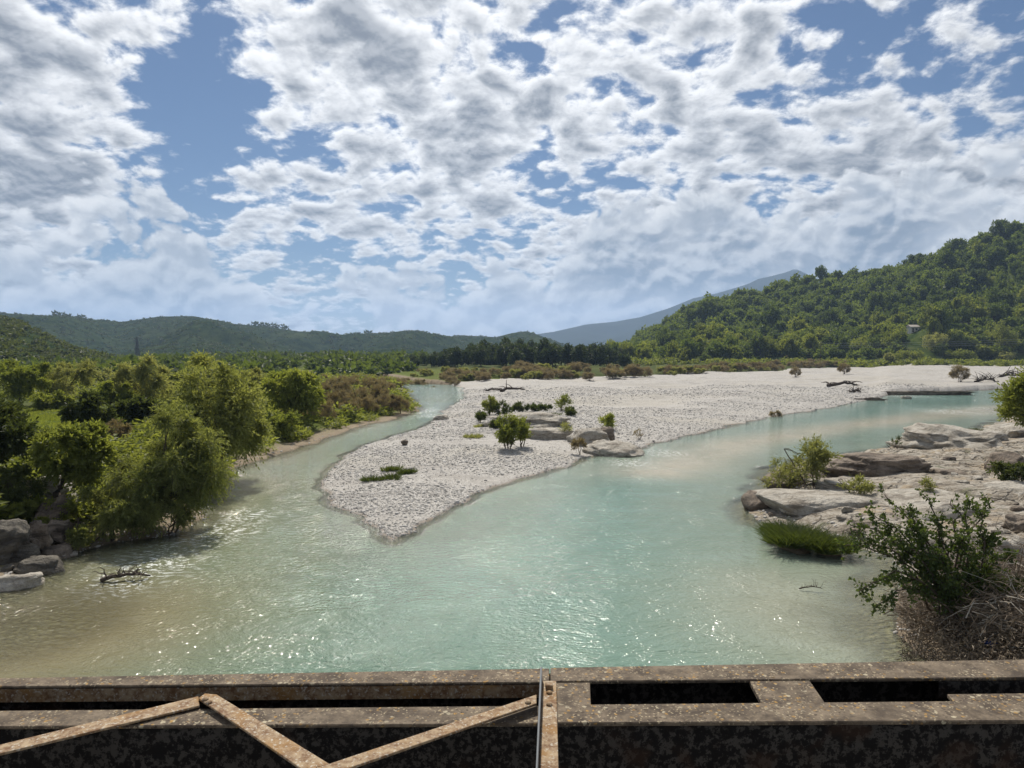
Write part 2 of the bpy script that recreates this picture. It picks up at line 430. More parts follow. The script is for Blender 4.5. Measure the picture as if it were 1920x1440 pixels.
def steel_fn(N, out):
    p = pos(N)
    n = N.noise(p, 9.0, 6.0, 0.65); f = N.noise(p, 45.0, 4.0, 0.6)
    c = N.mix(N.ramp(n, 0.32, 0.68), (0.060, 0.044, 0.031), (0.185, 0.145, 0.102))
    c = N.mix(N.ramp(f, 0.5, 0.75, 0.0, 0.7), c, (0.055, 0.045, 0.037))
    w = N.vm('ADD', p, N.vm('SCALE', N.noise(p, 60.0, 3.0, color=True), 0.022))
    patch = N.noise(p, 4.0, 3.0, 0.6)
    for sc, thr, colr, lo in ((26.0, 0.30, (0.43, 0.38, 0.27), 0.50), (70.0, 0.36, (0.35, 0.29, 0.19), 0.42), (36.0, 0.30, (0.34, 0.20, 0.055), 0.46), (44.0, 0.34, (0.05, 0.035, 0.025), 0.44)):
        vd = N.new('ShaderNodeTexVoronoi'); N.put(vd.inputs['Vector'], w); vd.inputs['Scale'].default_value = sc
        on = N.ramp(N.sep(vd.outputs['Color'])[1], 0.45, 0.50)
        spot = N.m('MULTIPLY', N.ramp(vd.outputs['Distance'], thr - 0.08, thr, 1.0, 0.0), on)
        spot = N.m('MULTIPLY', spot, N.ramp(patch, lo - 0.08, lo + 0.10))
        c = N.mix(N.m('MULTIPLY', spot, 0.85), c, colr)
    principled(N, out, c, 0.85, N.m('ADD', n, f), 0.7, 0.006)
material('lichen_steel', steel_fn)
def web_fn(N, out):
    p = pos(N)
    n = N.noise(p, 30.0, 6.0, 0.75); m_ = N.noise(p, 5.0, 3.0)
    c = N.mix(N.ramp(n, 0.48, 0.56), (0.012, 0.011, 0.011), (0.06, 0.055, 0.05))  # mottled old paint, with the web's shade put into its near-black colour
    c = N.mix(N.ramp(m_, 0.55, 0.7, 0.0, 0.5), c, (0.05, 0.028, 0.018))
    principled(N, out, c, 0.9, n, 0.4, 0.003, spec=0.1)
material('shaded_flaking_paint', web_fn)
def rust_fn(N, out):
    p = pos(N)
    n = N.noise(p, 25.0, 6.0, 0.7); m_ = N.noise(p, 7.0, 4.0)
    c = N.mix(N.ramp(n, 0.35, 0.65), (0.15, 0.08, 0.038), (0.36, 0.27, 0.17))
    c = N.mix(N.ramp(m_, 0.5, 0.68, 0.0, 0.75), c, (0.27, 0.15, 0.05))
    c = N.mix(N.ramp(N.noise(p, 80.0, 3.0), 0.55, 0.7, 0.0, 0.8), c, (0.50, 0.47, 0.40))
    principled(N, out, c, 0.8, n, 0.6, 0.004)
material('rusty_bar', rust_fn)
def plain(name, c, rough=0.8, metal=0.0):
    def fn(N, out):
        n = N.noise(objc(N), 8.0, 4.0, 0.6)
        principled(N, out, N.mix(n, tuple(x * 0.75 for x in c), tuple(min(1, x * 1.2) for x in c)), rough, metal=metal)
    return material(name, fn)
plain('concrete', (0.25, 0.24, 0.22), 0.9); plain('whitewash', (0.72, 0.70, 0.66), 0.85); plain('roof_tile', (0.40, 0.36, 0.32), 0.85)
plain('dark_glass', (0.02, 0.025, 0.03), 0.15); plain('galvanised', (0.12, 0.13, 0.14), 0.6); plain('wire', (0.30, 0.31, 0.32), 0.4)
plain('driftwood', (0.075, 0.058, 0.045), 0.9); plain('blue_plastic', (0.02, 0.06, 0.30), 0.5); plain('white_plastic', (0.75, 0.75, 0.73), 0.5)
plain('bleached_wood', (0.42, 0.38, 0.32), 0.85)

# ------------------------------------------------------------------ river, gravel and banks: one height field
SH_L = [(-900, 1330), (-400, 1200), (-150, 1152), (0, 1108), (60, 1076), (150, 1037), (230, 1015), (320, 1003), (365, 985), (380, 960), (386, 930), (402, 900),
        (440, 878), (490, 862), (540, 848), (600, 826), (680, 798), (745, 784), (783, 770), (776, 755), (763, 740), (754, 726), (735, 719), (690, 714), (600, 709), (450, 706)]
SH_B = [(450, 702.5), (620, 702), (700, 704.5), (745, 712), (790, 719), (850, 722), (868, 728), (874, 740), (864, 751), (850, 760), (832, 774), (822, 790), (790, 803), (745, 815),
        (700, 829), (660, 848), (628, 872), (610, 898), (608, 922), (621, 944), (655, 962), (700, 986), (735, 1017), (770, 1001), (830, 962), (900, 925), (950, 905), (1000, 893),
        (1060, 876), (1095, 858), (1150, 854), (1200, 844), (1230, 832), (1290, 818), (1360, 800), (1420, 786), (1500, 773), (1560, 763), (1640, 748), (1662, 741), (1720, 737),
        (1800, 734), (1900, 729), (2000, 726), (2250, 721), (2600, 715)]
SH_R = [(2700, 733), (2300, 741), (2050, 753), (1935, 768), (1890, 785), (1850, 803), (1760, 822), (1690, 838), (1640, 848), (1560, 858), (1500, 868), (1445, 884), (1434, 915),
        (1402, 950), (1420, 977), (1465, 988), (1500, 1012), (1560, 1028), (1615, 1032), (1670, 1045), (1690, 1075), (1676, 1110), (1684, 1150), (1676, 1185), (1695, 1207), (1730, 1235), (1775, 1275), (1900, 1400)]
SH = [G(*p) for p in SH_L] + [G(*p) for p in SH_B] + [G(*p) for p in SH_R]
SH += [(30.0, -10.0), (30.0, -40.0), (-60.0, -40.0), (-40.0, 8.0)]
SH = np.array(SH)
SEGREG = np.array([0] * (len(SH_L) - 1) + [0] + [1] * (len(SH_B) - 1) + [1] + [2] * (len(SH_R) - 1) + [2, 2, 2, 0, 0])
def shore(x, y):
    """distance to the nearest shore line, whether it is land, and which bank is nearest"""
    wa = 1.1 * np.clip(np.abs(y) / 40, 0.5, 2.0)
    x, y = x + (fbm(x * 0.55, y * 0.55, 3, 301) - 0.5) * wa, y + (fbm(x * 0.55, y * 0.55, 3, 317) - 0.5) * wa
    best = np.full(x.shape, 1e9); reg = np.zeros(x.shape, np.int8); inside = np.zeros(x.shape, bool)
    n = len(SH)
    for i in range(n):
        ax, ay = SH[i]; bx, by = SH[(i + 1) % n]
        ex, ey = bx - ax, by - ay
        t = np.clip(((x - ax) * ex + (y - ay) * ey) / (ex * ex + ey * ey + 1e-9), 0, 1)
        d = (x - ax - t * ex) ** 2 + (y - ay - t * ey) ** 2
        k = d < best
        best[k] = d[k]; reg[k] = SEGREG[i]
        cr = (ay > y) != (by > y)
        inside ^= cr & (x < (bx - ax) * (y - ay) / (by - ay + 1e-12) + ax)
    return np.sqrt(best), ~inside, reg
def near_line(x, y, pts):
    best = np.full(x.shape, 1e9)
    for (ax, ay), (bx, by) in zip(pts[:-1], pts[1:]):
        ex, ey = bx - ax, by - ay
        t = np.clip(((x - ax) * ex + (y - ay) * ey) / (ex * ex + ey * ey + 1e-9), 0, 1)
        best = np.minimum(best, (x - ax - t * ex) ** 2 + (y - ay - t * ey) ** 2)
    return np.sqrt(best)
GR_EDGE = [(-1.5, 716), (-0.5, 712), (-0.15, 715), (-0.04, 708), (0.07, 705), (0.20, 702), (0.30, 697), (0.40, 692), (0.55, 688), (0.75, 685), (1.5, 682)]
def gravel_far(u):
    return np.interp(u, [a for a, b in GR_EDGE], [G(960, b, 1.4)[1] for a, b in GR_EDGE])
SHOAL = [G(*p) for p in [(1230, 885), (1400, 830), (1560, 803), (1700, 786), (1800, 773), (1900, 764), (2050, 757)]]
def height(x, y):
    d, land, reg = shore(x, y)
    d = d + (fbm(x * 0.9, y * 0.9, 3, 5) - 0.5) * 0.5 * sm(d, 0.0, 0.6)
    n1, n2, n3 = fbm(x * 0.06, y * 0.06, 4, 1), fbm(x * 0.35, y * 0.35, 4, 2), fbm(x * 1.7, y * 1.7, 3, 3)
    far = 1.1 * sm(y, 120, 420)
    hb = 0.10 * sm(d, 0, 0.35) + 0.22 * sm(d, 0.2, 3) + 0.55 * sm(d, 2, 14) + far + (n1 - 0.5) * 1.1 * sm(d, 2, 14) + (n2 - 0.5) * 0.28 * sm(d, 0.3, 4) + (n3 - 0.5) * 0.05
    ter = np.floor((n1 * 9 + n2) * 1.0) * (0.10 + 0.16 * sm(y, 50, 140))
    hb = hb + (ter - 5 * (0.10 + 0.16 * sm(y, 50, 140))) * sm(d, 5, 16) * 0.55
    bluff = sm(x / np.maximum(y, 1), 0.50, 0.53) * sm(y, 70, 100)
    hb = hb + bluff * 0.75 * sm(d, 0.15, 0.7)
    cut = 1 - 0.5 * sm(y, 48, 75)
    hl = (0.2 * sm(d, 0, 0.7) + (0.5 + 0.7 * cut) * sm(d, 0.8, 6) + 1.1 * sm(d, 4, 16)) * cut + 0.4 * far + (n2 - 0.5) * 0.9 * sm(d, 0.5, 4) * cut + (n3 - 0.5) * 0.2 * sm(d, 0.1, 2)
    hr = 0.12 * sm(d, 0, 0.5) + 0.45 * sm(d, 0.2, 3) + 0.75 * sm(d, 2, 10) + 0.4 * far + (n2 - 0.5) * 0.5 * sm(d, 0.3, 3) + (n3 - 0.5) * 0.16 * sm(d, 0.1, 2)
    lt = n1 * 5 + x * 0.10 + y * 0.13 + n2 * 0.8
    hr = hr + (sm(lt - np.floor(lt), 0.0, 0.14) * 0.42 - 0.2 * (lt - np.floor(lt)) - 0.15) * sm(d, 0.3, 2.5) * sm(y, 20, 24)
    h = np.where(reg == 0, hl, np.where(reg == 1, hb, hr))
    vall = 3.2 * sm(y, 260, 460)
    u = x / np.maximum(y, 1)
    gf = gravel_far(u)
    ground = (y > gf + (n2 - 0.5) * 12) | (reg != 1)
    h = np.where(ground & (reg == 1), h + 0.7 * sm(y - gf, 0, 6), h)
    h = h * (1 - sm(y, 380, 520)) + vall * sm(y, 300, 520) + 0 * h
    dl, db = near_line(x, y, SH[:len(SH_L)]), near_line(x, y, SH[len(SH_L):len(SH_L) + len(SH_B)])
    dr = near_line(x, y, SH[len(SH_L) + len(SH_B):len(SH_L) + len(SH_B) + len(SH_R)])
    steep = 0.45 + 0.55 * sm(np.minimum(dl, dr) / (np.minimum(dl, dr) + db + 1e-6), 0.15, 0.85)
    bed = -(0.06 * sm(d, 0, 0.3) + (0.30 + 0.35 * steep) * sm(d, 0.1, 3 - 1.9 * steep) + 0.85 * sm(d, 1.0, 9)) + (n2 - 0.5) * 0.25 * sm(d, 0.5, 3)
    sh = np.exp(-(near_line(x, y, SHOAL) / (2.2 + 0.02 * y)) ** 2)
    gx, gy = G(1580, 1150)
    flat = np.exp(-(((x - gx) / 4.5) ** 2 + ((y - gy) / 6.0) ** 2))
    gx, gy = G(60, 1190)
    brown = np.exp(-(((x - gx) / 5.5) ** 2 + ((y - gy) / 6.0) ** 2))
    bed = bed * (1 - 0.68 * sh) * (1 - 0.45 * flat) * (1 - 0.86 * brown)
    return np.where(land, h, np.minimum(bed, -0.02)), d, land, reg, ground, sh, flat, brown, dl

UMAX, NU = 1.15, 500
us = np.linspace(-UMAX, UMAX, NU)
ys = np.concatenate([np.exp(np.arange(math.log(6.0), math.log(700.0), 0.0085)), np.geomspace(720, 6000, 20)])
UU, YY = np.meshgrid(us, ys)
XX = UU * YY
HH, DD, LAND, REG, GROUND, SHO, FLAT, BROWN, DLEFT = height(XX, YY)
NR, NC = HH.shape
def Z(x, y):
    """height of the built ground at a place"""
    r = np.interp(y, ys, np.arange(NR)); c = np.interp(x / max(y, 0.1), us, np.arange(NC))
    i, j = min(int(r), NR - 2), min(int(c), NC - 2)
    a, b = r - i, c - j
    return float((HH[i, j] * (1 - b) + HH[i, j + 1] * b) * (1 - a) + (HH[i + 1, j] * (1 - b) + HH[i + 1, j + 1] * b) * a)
LAB = np.where(~LAND, 0, np.where(GROUND, np.where((REG == 2) & (YY < 95), 3, 2), 1))
idx = np.arange(NR * NC).reshape(NR, NC)
quads = np.stack([idx[:-1, :-1], idx[:-1, 1:], idx[1:, 1:], idx[1:, :-1]], -1).reshape(-1, 4)
qlab = LAB.ravel()[quads].max(axis=1)
ALLV = np.stack([XX, YY, HH], -1).reshape(-1, 3)
def sub(F, V, attrs):
    keep = np.unique(F)
    remap = np.zeros(len(V), np.int32); remap[keep] = np.arange(len(keep))
    return V[keep], remap[F], {k: a.ravel()[keep] for k, a in attrs.items()}
SGN = np.where(LAND, DD, 0.0)
for nm, lab, mt in (('river_bed', 0, 'river_bed'), ('gravel_bar', 1, 'gravel'), ('ground', 2, 'bank_soil'), ('rocky_bank', 3, 'rocky_bank')):
    v, f, at = sub(quads[qlab == lab], ALLV, {'shore': SGN})
    obj(nm, mesh_np(nm, v, f, at, smooth=True), MATS[mt], kind='structure')
# water surface: laps a little way under the shore
wet = (~LAND) | (HH < 0.25) & (DD < 1.5)
wq = quads[wet.ravel()[quads].any(axis=1) & (YY.ravel()[quads].max(axis=1) < 700)]
FOAM = np.zeros_like(HH)
for px, py, r in ((400, 1000, 1.6), (360, 1010, 1.2), (300, 1055, 1.5), (235, 1090, 1.0), (450, 970, 1.2), (815, 780, 2.0), (790, 770, 2.5), (1180, 868, 1.3), (1250, 850, 1.5), (1690, 742, 4.0), (1880, 770, 5.0), (1790, 772, 4.0)):
    gx, gy = G(px, py)
    FOAM = np.maximum(FOAM, np.exp(-(((XX - gx) / (r * 1.2)) ** 2 + ((YY - gy) / (r * 1.6)) ** 2)))
SAND = np.clip(SHO * 0.9 + FLAT * 0.5, 0, 1) * (0.55 + 0.6 * fbm(XX * 0.5, YY * 0.25, 4, 9))
WV = ALLV.copy(); WV[:, 2] = 0.0
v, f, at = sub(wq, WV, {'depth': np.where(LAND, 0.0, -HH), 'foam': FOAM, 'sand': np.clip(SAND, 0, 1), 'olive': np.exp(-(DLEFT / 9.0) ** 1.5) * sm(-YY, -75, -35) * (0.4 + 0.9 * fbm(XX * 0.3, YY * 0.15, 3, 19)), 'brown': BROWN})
obj('water', mesh_np('water', v, f, at, smooth=True), MATS['water'], kind='structure')

# ------------------------------------------------------------------ hills
def interp_px(pts, u):
    return np.interp(u, [(a - 960) / FPX for a, b in pts], [b for a, b in pts])
def zpix(py, depth):
    """height of a point of the photograph at a given depth"""
    d = ray(960, 0); v = (720.0 - np.asarray(py)) / FPX
    c, s = math.cos(PITCH), math.sin(PITCH)
    return CAMZ + (s + c * v) / (c - s * v) * depth
def hill(name, ridge, yb, yr, u0, u1, nu, nt, mat, shape, tree, rough, seed, back=1.35):
    u = np.linspace(u0, u1, nu); t = np.linspace(0, back, nt)
    U, T = np.meshgrid(u, t)
    Yb = np.interp(U, *yb); Yr = np.interp(U, *yr)
    Y = Yb + (Yr - Yb) * T; X = U * Y
    top = zpix(interp_px(ridge, U), Yr) - tree
    base = 1.0
    prof = np.where(T <= 1, np.clip(T, 0, 1) ** shape, 1 - 1.6 * (T - 1))
    Hh = base + np.maximum(top - base, 0) * prof
    amp = rough * np.sin(np.clip(T, 0, 1) * math.pi) * np.clip((top - base) / 40, 0, 1)
    gl = 0.5 + 0.5 * np.sin((fbm(X * 0.22 / rough, Y * 0.22 / rough, 3, seed) * 6 + U * 26))
    Hh = Hh + amp * ((fbm(X * 0.2 / rough, Y * 0.2 / rough, 5, seed + 3, 0.42) - 0.5) * 2.2 - gl * 0.7)
    Hh = Hh - 3.0 * (T < 0.004)
    V = np.stack([X, Y, Hh], -1).reshape(-1, 3)
    ii = np.arange(nu * nt).reshape(nt, nu)
    q = np.stack([ii[:-1, :-1], ii[:-1, 1:], ii[1:, 1:], ii[1:, :-1]], -1).reshape(-1, 4)
    obj(name, mesh_np(name, V, q, smooth=True), MATS[mat], kind='structure')
    def at(uu, tt):
        a = np.interp(uu, u, np.arange(nu)); b = np.interp(tt, t, np.arange(nt))
        i, j = min(int(b), nt - 2), min(int(a), nu - 2)
        fb, fa = b - i, a - j
        w = lambda M: float((M[i, j] * (1 - fa) + M[i, j + 1] * fa) * (1 - fb) + (M[i + 1, j] * (1 - fa) + M[i + 1, j + 1] * fa) * fb)
        return w(X), w(Y), w(Hh)
    return at
RIDGE_R = [(1130, 668), (1165, 650), (1230, 610), (1310, 562), (1400, 547), (1480, 522), (1560, 508), (1640, 500), (1700, 490), (1760, 463), (1830, 440), (1920, 415), (2100, 360), (2500, 300)]
hill_R = hill('wooded_hill', RIDGE_R, ([0.1, 0.5, 1.1], [400, 345, 330]), ([0.1, 0.3, 0.55, 0.72, 1.1], [760, 700, 620, 560, 520]), 0.125, 1.1, 190, 70, 'hill_grass', 1.15, 8.0, 16.0, 21)
RIDGE_L = [(-700, 560), (-200, 585), (0, 586), (50, 589), (110, 592), (160, 600), (230, 603), (300, 593), (365, 592), (430, 606), (480, 610), (500, 612), (540, 618), (600, 626), (640, 633), (690, 628), (760, 620),
           (785, 624), (810, 632), (870, 629), (900, 630), (930, 632), (960, 624), (985, 621), (1010, 630), (1045, 644), (1085, 654), (1130, 668), (1200, 690)]
hill_L = hill('scrub_hills', RIDGE_L, ([-1.3, 0.2], [620, 760]), ([-1.3, -0.4, 0.1], [1250, 1500, 1650]), -1.3, 0.17, 330, 110, 'hill_scrub', 1.0, 0.0, 30.0, 41)
RIDGE_N = [(-900, 470), (-300, 540), (0, 590), (40, 603), (80, 622), (120, 645), (170, 660), (215, 672), (260, 681), (300, 690)]
hill_N = hill('near_hill', RIDGE_N, ([-1.3, -0.4], [210, 250]), ([-1.3, -0.4], [420, 430]), -1.3, -0.50, 170, 60, 'hill_scrub', 1.0, 0.0, 10.0, 61)
RIDGE_M = [(700, 668), (1000, 630), (1020, 626), (1060, 617), (1100, 608), (1150, 603), (1200, 594), (1250, 578), (1300, 558), (1340, 550), (1400, 532), (1420, 522), (1440, 518), (1470, 510), (1488, 503), (1500, 508), (1520, 518), (1560, 535), (1640, 560), (1800, 600), (2200, 640)]
hill('far_mountain', RIDGE_M, ([-0.3, 1.0], [2900, 2900]), ([-0.3, 1.0], [4600, 4600]), -0.2, 1.0, 200, 50, 'mountain', 1.0, 0.0, 90.0, 81)

# ------------------------------------------------------------------ things
def thing(name, label, cat, loc=(0, 0, 0), rotz=0.0, group=None):
    o = obj(name, None, label=label, cat=cat, group=group, loc=loc)
    o.rotation_euler = (0, 0, rotz); o.empty_display_size = 0.3
    return o
def dup(root, loc, rotz, scale, label, group=None):
    r = root.copy(); COL.objects.link(r)
    r.location = loc; r.rotation_euler = (0, 0, rotz); r.scale = scale
    r['label'] = label
    if group: r['group'] = group
    for ch in root.children:
        c = ch.copy(); COL.objects.link(c); c.parent = r
    return r

def tubes(paths, sides=5):
    """paths: list of (points n x 3, radii n) -> verts, quads"""
    V, F, base = [], [], 0
    for P, R in paths:
        P = np.asarray(P, float); n = len(P)
        T = np.gradient(P, axis=0); T /= np.linalg.norm(T, axis=1)[:, None] + 1e-9
        ref = np.where(np.abs(T[:, 2:3]) > 0.9, np.array([[1.0, 0, 0]]), np.array([[0, 0, 1.0]]))
        A = np.cross(T, ref); A /= np.linalg.norm(A, axis=1)[:, None] + 1e-9
        B = np.cross(T, A)
        ang = np.arange(sides) * 2 * math.pi / sides
        ring = P[:, None] + (A[:, None] * np.cos(ang)[None, :, None] + B[:, None] * np.sin(ang)[None, :, None]) * np.asarray(R)[:, None, None]
        V.append(ring.reshape(-1, 3))
        i = np.arange(n - 1)[:, None] * sides; j = np.arange(sides)[None]; j2 = (j + 1) % sides
        F.append((np.stack([i + j, i + j2, i + sides + j2, i + sides + j], -1) + base).reshape(-1, 4))
        base += n * sides
    return np.concatenate(V), np.concatenate(F)

def bend(a, b, sag, n=6, wob=0.0, g=rng):
    t = np.linspace(0, 1, n)[:, None]
    a, b = np.asarray(a, float), np.asarray(b, float)
    P = a + (b - a) * t
    P[:, 2:3] += sag * np.linalg.norm(b - a) * np.sin(t * math.pi)
    if wob: P[1:-1] += g.normal(0, wob, (n - 2, 3))
    return P

def leaves(P, D, length, width, g, tone, flat=0.5):
    """one bent quad for each leaf: base P, direction D"""
    n = len(P)
    D = D / (np.linalg.norm(D, axis=1)[:, None] + 1e-9)
    R = g.normal(0, 1, (n, 3)); R[:, 2] *= flat
    S = np.cross(D, R); S /= np.linalg.norm(S, axis=1)[:, None] + 1e-9
    L = np.broadcast_to(np.asarray(length), (n,))[:, None]; W = np.broadcast_to(np.asarray(width), (n,))[:, None]
    nrm = np.cross(S, D)
    mid = P + D * L * 0.45 + nrm * W * 0.25
    V = np.stack([P, mid + S * W * 0.5, P + D * L, mid - S * W * 0.5], 1).reshape(-1, 3)
    F = np.arange(n * 4).reshape(n, 4)
    return V, F, np.repeat(tone, 4)

def lobes_in(shape, n, g):
    """centres and radii of foliage clumps inside a crown of given half sizes"""
    rx, ry, rz = shape
    c = g.normal(0, 1, (n, 3)); c /= np.linalg.norm(c, axis=1)[:, None]
    c *= (g.uniform(0.2, 1.0, n) ** 0.5)[:, None] * g.uniform(0.68, 0.98, n)[:, None]
    c[:, 2] = np.where(c[:, 2] < 0, c[:, 2] * 0.8, c[:, 2])
    r = g.uniform(0.15, 0.36, n) * (16 / max(n, 12)) ** 0.2
    return c * np.array([rx, ry, rz]), r * (rx * ry * rz) ** (1 / 3)

def crown(shape, nl, nleaf, L, W, g, droop=0.0, spread=1.0, base=None):
    """leaves of a crown centred on the origin; returns verts, faces, tone and the clump centres"""
    c, r = lobes_in(shape, nl, g)
    k = g.integers(0, nl, nleaf)
    d = g.normal(0, 1, (nleaf, 3)); d /= np.linalg.norm(d, axis=1)[:, None]
    rad = g.uniform(0.15, 1.0, nleaf) ** 0.42 * (1 + 0.22 * np.abs(g.normal(0, 1, nleaf)) * spread)
    P = c[k] + d * (r[k] * rad)[:, None]
    if droop: P[:, 2] -= droop * rad ** 2 * r[k] * g.uniform(0.3, 1.2, nleaf)
    D = d * 0.7 + g.normal(0, 0.55, (nleaf, 3)); D[:, 2] += 0.15 - droop * 1.6
    tn = g.uniform(0, 1, nl)[k] * 0.45 + g.uniform(0, 1, nleaf) * 0.55
    V, F, T = leaves(P, D, L * g.uniform(0.6, 1.3, nleaf), W * g.uniform(0.7, 1.3, nleaf), g, tn)
    return V, F, T, c

def twig_crown(shape, nl, ntw, per, L, W, g, droop=0.35, out=1.0):
    """finer crown for near trees: leaves strung along twigs that leave each clump"""
    c, r = lobes_in(shape, nl, g)
    k = g.integers(0, nl, ntw)
    d = g.normal(0, 1, (ntw, 3)); d[:, 2] += 0.35; d += c[k] / np.array(shape) * 0.9
    d /= np.linalg.norm(d, axis=1)[:, None]
    ln = r[k] * g.uniform(0.7, 1.45, ntw) * out
    st = c[k] + d * (r[k] * g.uniform(0.0, 0.55, ntw))[:, None]
    t = (np.arange(per) + 0.5)[None] / per + g.uniform(-0.5, 0.5, (ntw, per)) / per
    P = st[:, None] + d[:, None] * (ln[:, None] * t)[..., None]
    P[..., 2] -= droop * ln[:, None] * t ** 2
    D = np.broadcast_to(d[:, None], P.shape).copy(); D[..., 2] -= 2 * droop * t
    D = D + g.normal(0, 0.6, P.shape)
    P = P.reshape(-1, 3) + g.normal(0, 0.02, (ntw * per, 3)); D = D.reshape(-1, 3)
    n = len(P)
    tn = np.repeat(g.uniform(0, 1, nl)[k] * 0.4 + g.uniform(0, 1, ntw) * 0.3, per) + g.uniform(0, 0.3, n)
    V, F, T = leaves(P, D, L * g.uniform(0.6, 1.3, n), W * g.uniform(0.7, 1.3, n), g, tn)
    e = st + d * ln[:, None]; e[:, 2] -= droop * ln
    return V, F, T, c, st, e

def tree_meshes(name, H, shape, zc, mat, seed, near=True, nl=16, ntw=900, per=14, nleaf=1400, L=0.2, W=0.07, droop=0.3, lean=(0, 0), r0=None, stems=1, twigs=110, out=1.0):
    """crown mesh and trunk mesh of a tree standing at the origin"""
    g = np.random.default_rng(seed)
    r0 = r0 or H * 0.022
    ctr = np.array([lean[0], lean[1], zc])
    paths = []
    if near:
        V, F, T, c, st, e = twig_crown(shape, nl, ntw, per, L, W, g, droop, out)
        sel = g.permutation(len(st))[:twigs]
        for i in sel: paths.append((bend(st[i] + ctr, e[i] + ctr, 0.04, 4, 0.03, g), np.linspace(r0 * 0.10, r0 * 0.03, 4)))
    else:
        V, F, T, c = crown(shape, nl, nleaf, L, W, g, droop)
    V = V + ctr
    lo = V[:, 2] < 0.06
    V[lo, 2] = 0.06 + 0.3 * np.abs(g.normal(0, 0.2, lo.sum()))
    for s in range(stems):
        foot = np.array([0, 0, -0.3]) + (g.normal(0, 0.12, 3) * [1, 1, 0] if s else 0)
        fork = ctr * np.array([0.55, 0.55, 0]) + np.array([0, 0, max(zc - shape[2] * 0.62, 0.25 * zc)]) + g.normal(0, 0.12, 3) * (1 + s)
        paths.append((bend(foot, fork, 0.0, 7, r0 * 0.5, g), np.linspace(r0 * 1.25, r0 * 0.8, 7)))
        for i in range(s, nl, stems):
            m = (fork + c[i] + ctr) / 2 + np.array([0, 0, 0.1 * H]) * g.uniform(-0.3, 0.6)
            P = np.concatenate([bend(fork, m, 0.03, 4, 0.05, g), bend(m, c[i] + ctr, 0.03, 4, 0.05, g)[1:]])
            paths.append((P, np.linspace(r0 * 0.5, r0 * 0.12, 7)))
    tv, tf = tubes(paths, 5)
    cm = mesh_np(name + '_crown', V, F, {'tone': T}, mats=[MATS[mat]])
    tm = mesh_np(name + '_trunk', tv, tf, smooth=True, mats=[MATS['bark']])
    return cm, tm
def tree(name, label, cat, loc, meshes, rotz=0.0, scale=(1, 1, 1), group=None, parts=('crown', 'trunk')):
    t = thing(name, label, cat, loc, rotz, group)
    t.scale = scale
    for nm, me in zip(parts, meshes): obj(nm, me, parent=t)
    return t
def spot(px, py, z0=1.0):
    """place on the built ground that the photograph shows at (px, py)"""
    x, y = G(px, py, z0)
    for _ in range(6):
        z0 = 0.5 * z0 + 0.5 * Z(x, y)
        x, y = G(px, py, z0)
    return x, y, Z(x, y)

# ---- trees and shrubs on the left bank
def left_tree(name, label, cat, px, pyb, x0, x1, ytop, mat, seed, ybot=None, z0=1.0, depth=0.9, lean=None, parts=('crown', 'trunk'), group=None, **kw):
    x, y, z = spot(px, pyb, z0)
    w = (x1 - x0) / FPX * y; top = float(zpix(ytop, y)) - z
    bot = (float(zpix(ybot, y)) - z) if ybot else 0.15 * top
    bot = max(bot, 0.1)
    hz = (top - bot) / 2; zc = (top + bot) / 2
    cx = ((x0 + x1) / 2 - 960) / FPX * y - x
    k = 0.98
    kw.setdefault('near', True)
    me = tree_meshes(name, top, (w / 2 * k, w / 2 * k * depth, hz * k), zc, mat, seed, lean=(cx, 0.0), **kw)
    return tree(name, label, cat, (x, y, z), me, group=group, parts=parts)
left_tree('willow_tree', 'tallest willow with broad light green crown overhanging the left channel', 'tree', 392, 902, 286, 526, 664, 'leaf_willow', 11, ybot=905, nl=48, ntw=2700, per=14, L=0.25, W=0.075, droop=0.32, stems=3, r0=0.13, twigs=260)
left_tree('willow_tree', 'fine-leaved willow leaning over the water in front of the tallest willow', 'tree', 268, 985, 216, 436, 752, 'leaf_willow', 12, ybot=995, nl=40, ntw=2300, per=14, L=0.19, W=0.045, droop=0.5, stems=3, r0=0.10, twigs=300)
left_tree('willow_shrub', 'low drooping willow bush at the water edge below the boulders', 'shrub', 205, 1012, 112, 300, 898, 'leaf_willow', 13, ybot=1022, nl=20, ntw=1300, per=13, L=0.17, W=0.04, droop=0.55, stems=4, r0=0.05, twigs=220)
left_tree('willow_shrub', 'sparse grey-green willow branches dipping into the white water', 'shrub', 318, 1000, 262, 398, 925, 'leaf_willow', 14, ybot=1012, nl=14, ntw=520, per=11, L=0.15, W=0.035, droop=0.55, stems=3, r0=0.04, twigs=260)
left_tree('oak_tree', 'small dark tree with slanting bare trunk rising from the rocks', 'tree', 98, 968, 52, 208, 785, 'leaf_green', 15, ybot=905, z0=1.6, nl=20, ntw=1500, per=12, L=0.19, W=0.09, droop=0.1, r0=0.14, twigs=160)
left_tree('oak_tree', 'dark leafy tree cut off by the left picture edge', 'tree', -30, 930, -130, 66, 752, 'leaf_dark', 16, ybot=885, z0=1.8, nl=22, ntw=1500, per=12, L=0.20, W=0.10, droop=0.1, r0=0.13)
left_tree('shrub', 'dark undergrowth bush beneath the tree at the left edge', 'shrub', 20, 965, -60, 72, 872, 'leaf_dark', 17, z0=1.6, nl=14, ntw=700, per=11, L=0.15, W=0.07, droop=0.1, stems=4, r0=0.03)
left_tree('shrub', 'small yellow-green sprig among the left boulders', 'shrub', 58, 975, 22, 88, 932, 'leaf_bright', 18, z0=1.4, nl=8, ntw=130, per=9, L=0.13, W=0.06, droop=0.1, stems=3, r0=0.02)
left_tree('shrub', 'dark round bush at the edge of the small meadow', 'shrub', 162, 812, 116, 212, 732, 'leaf_dark', 19, z0=2.4, nl=14, ntw=900, per=10, L=0.24, W=0.13, stems=3, r0=0.05)
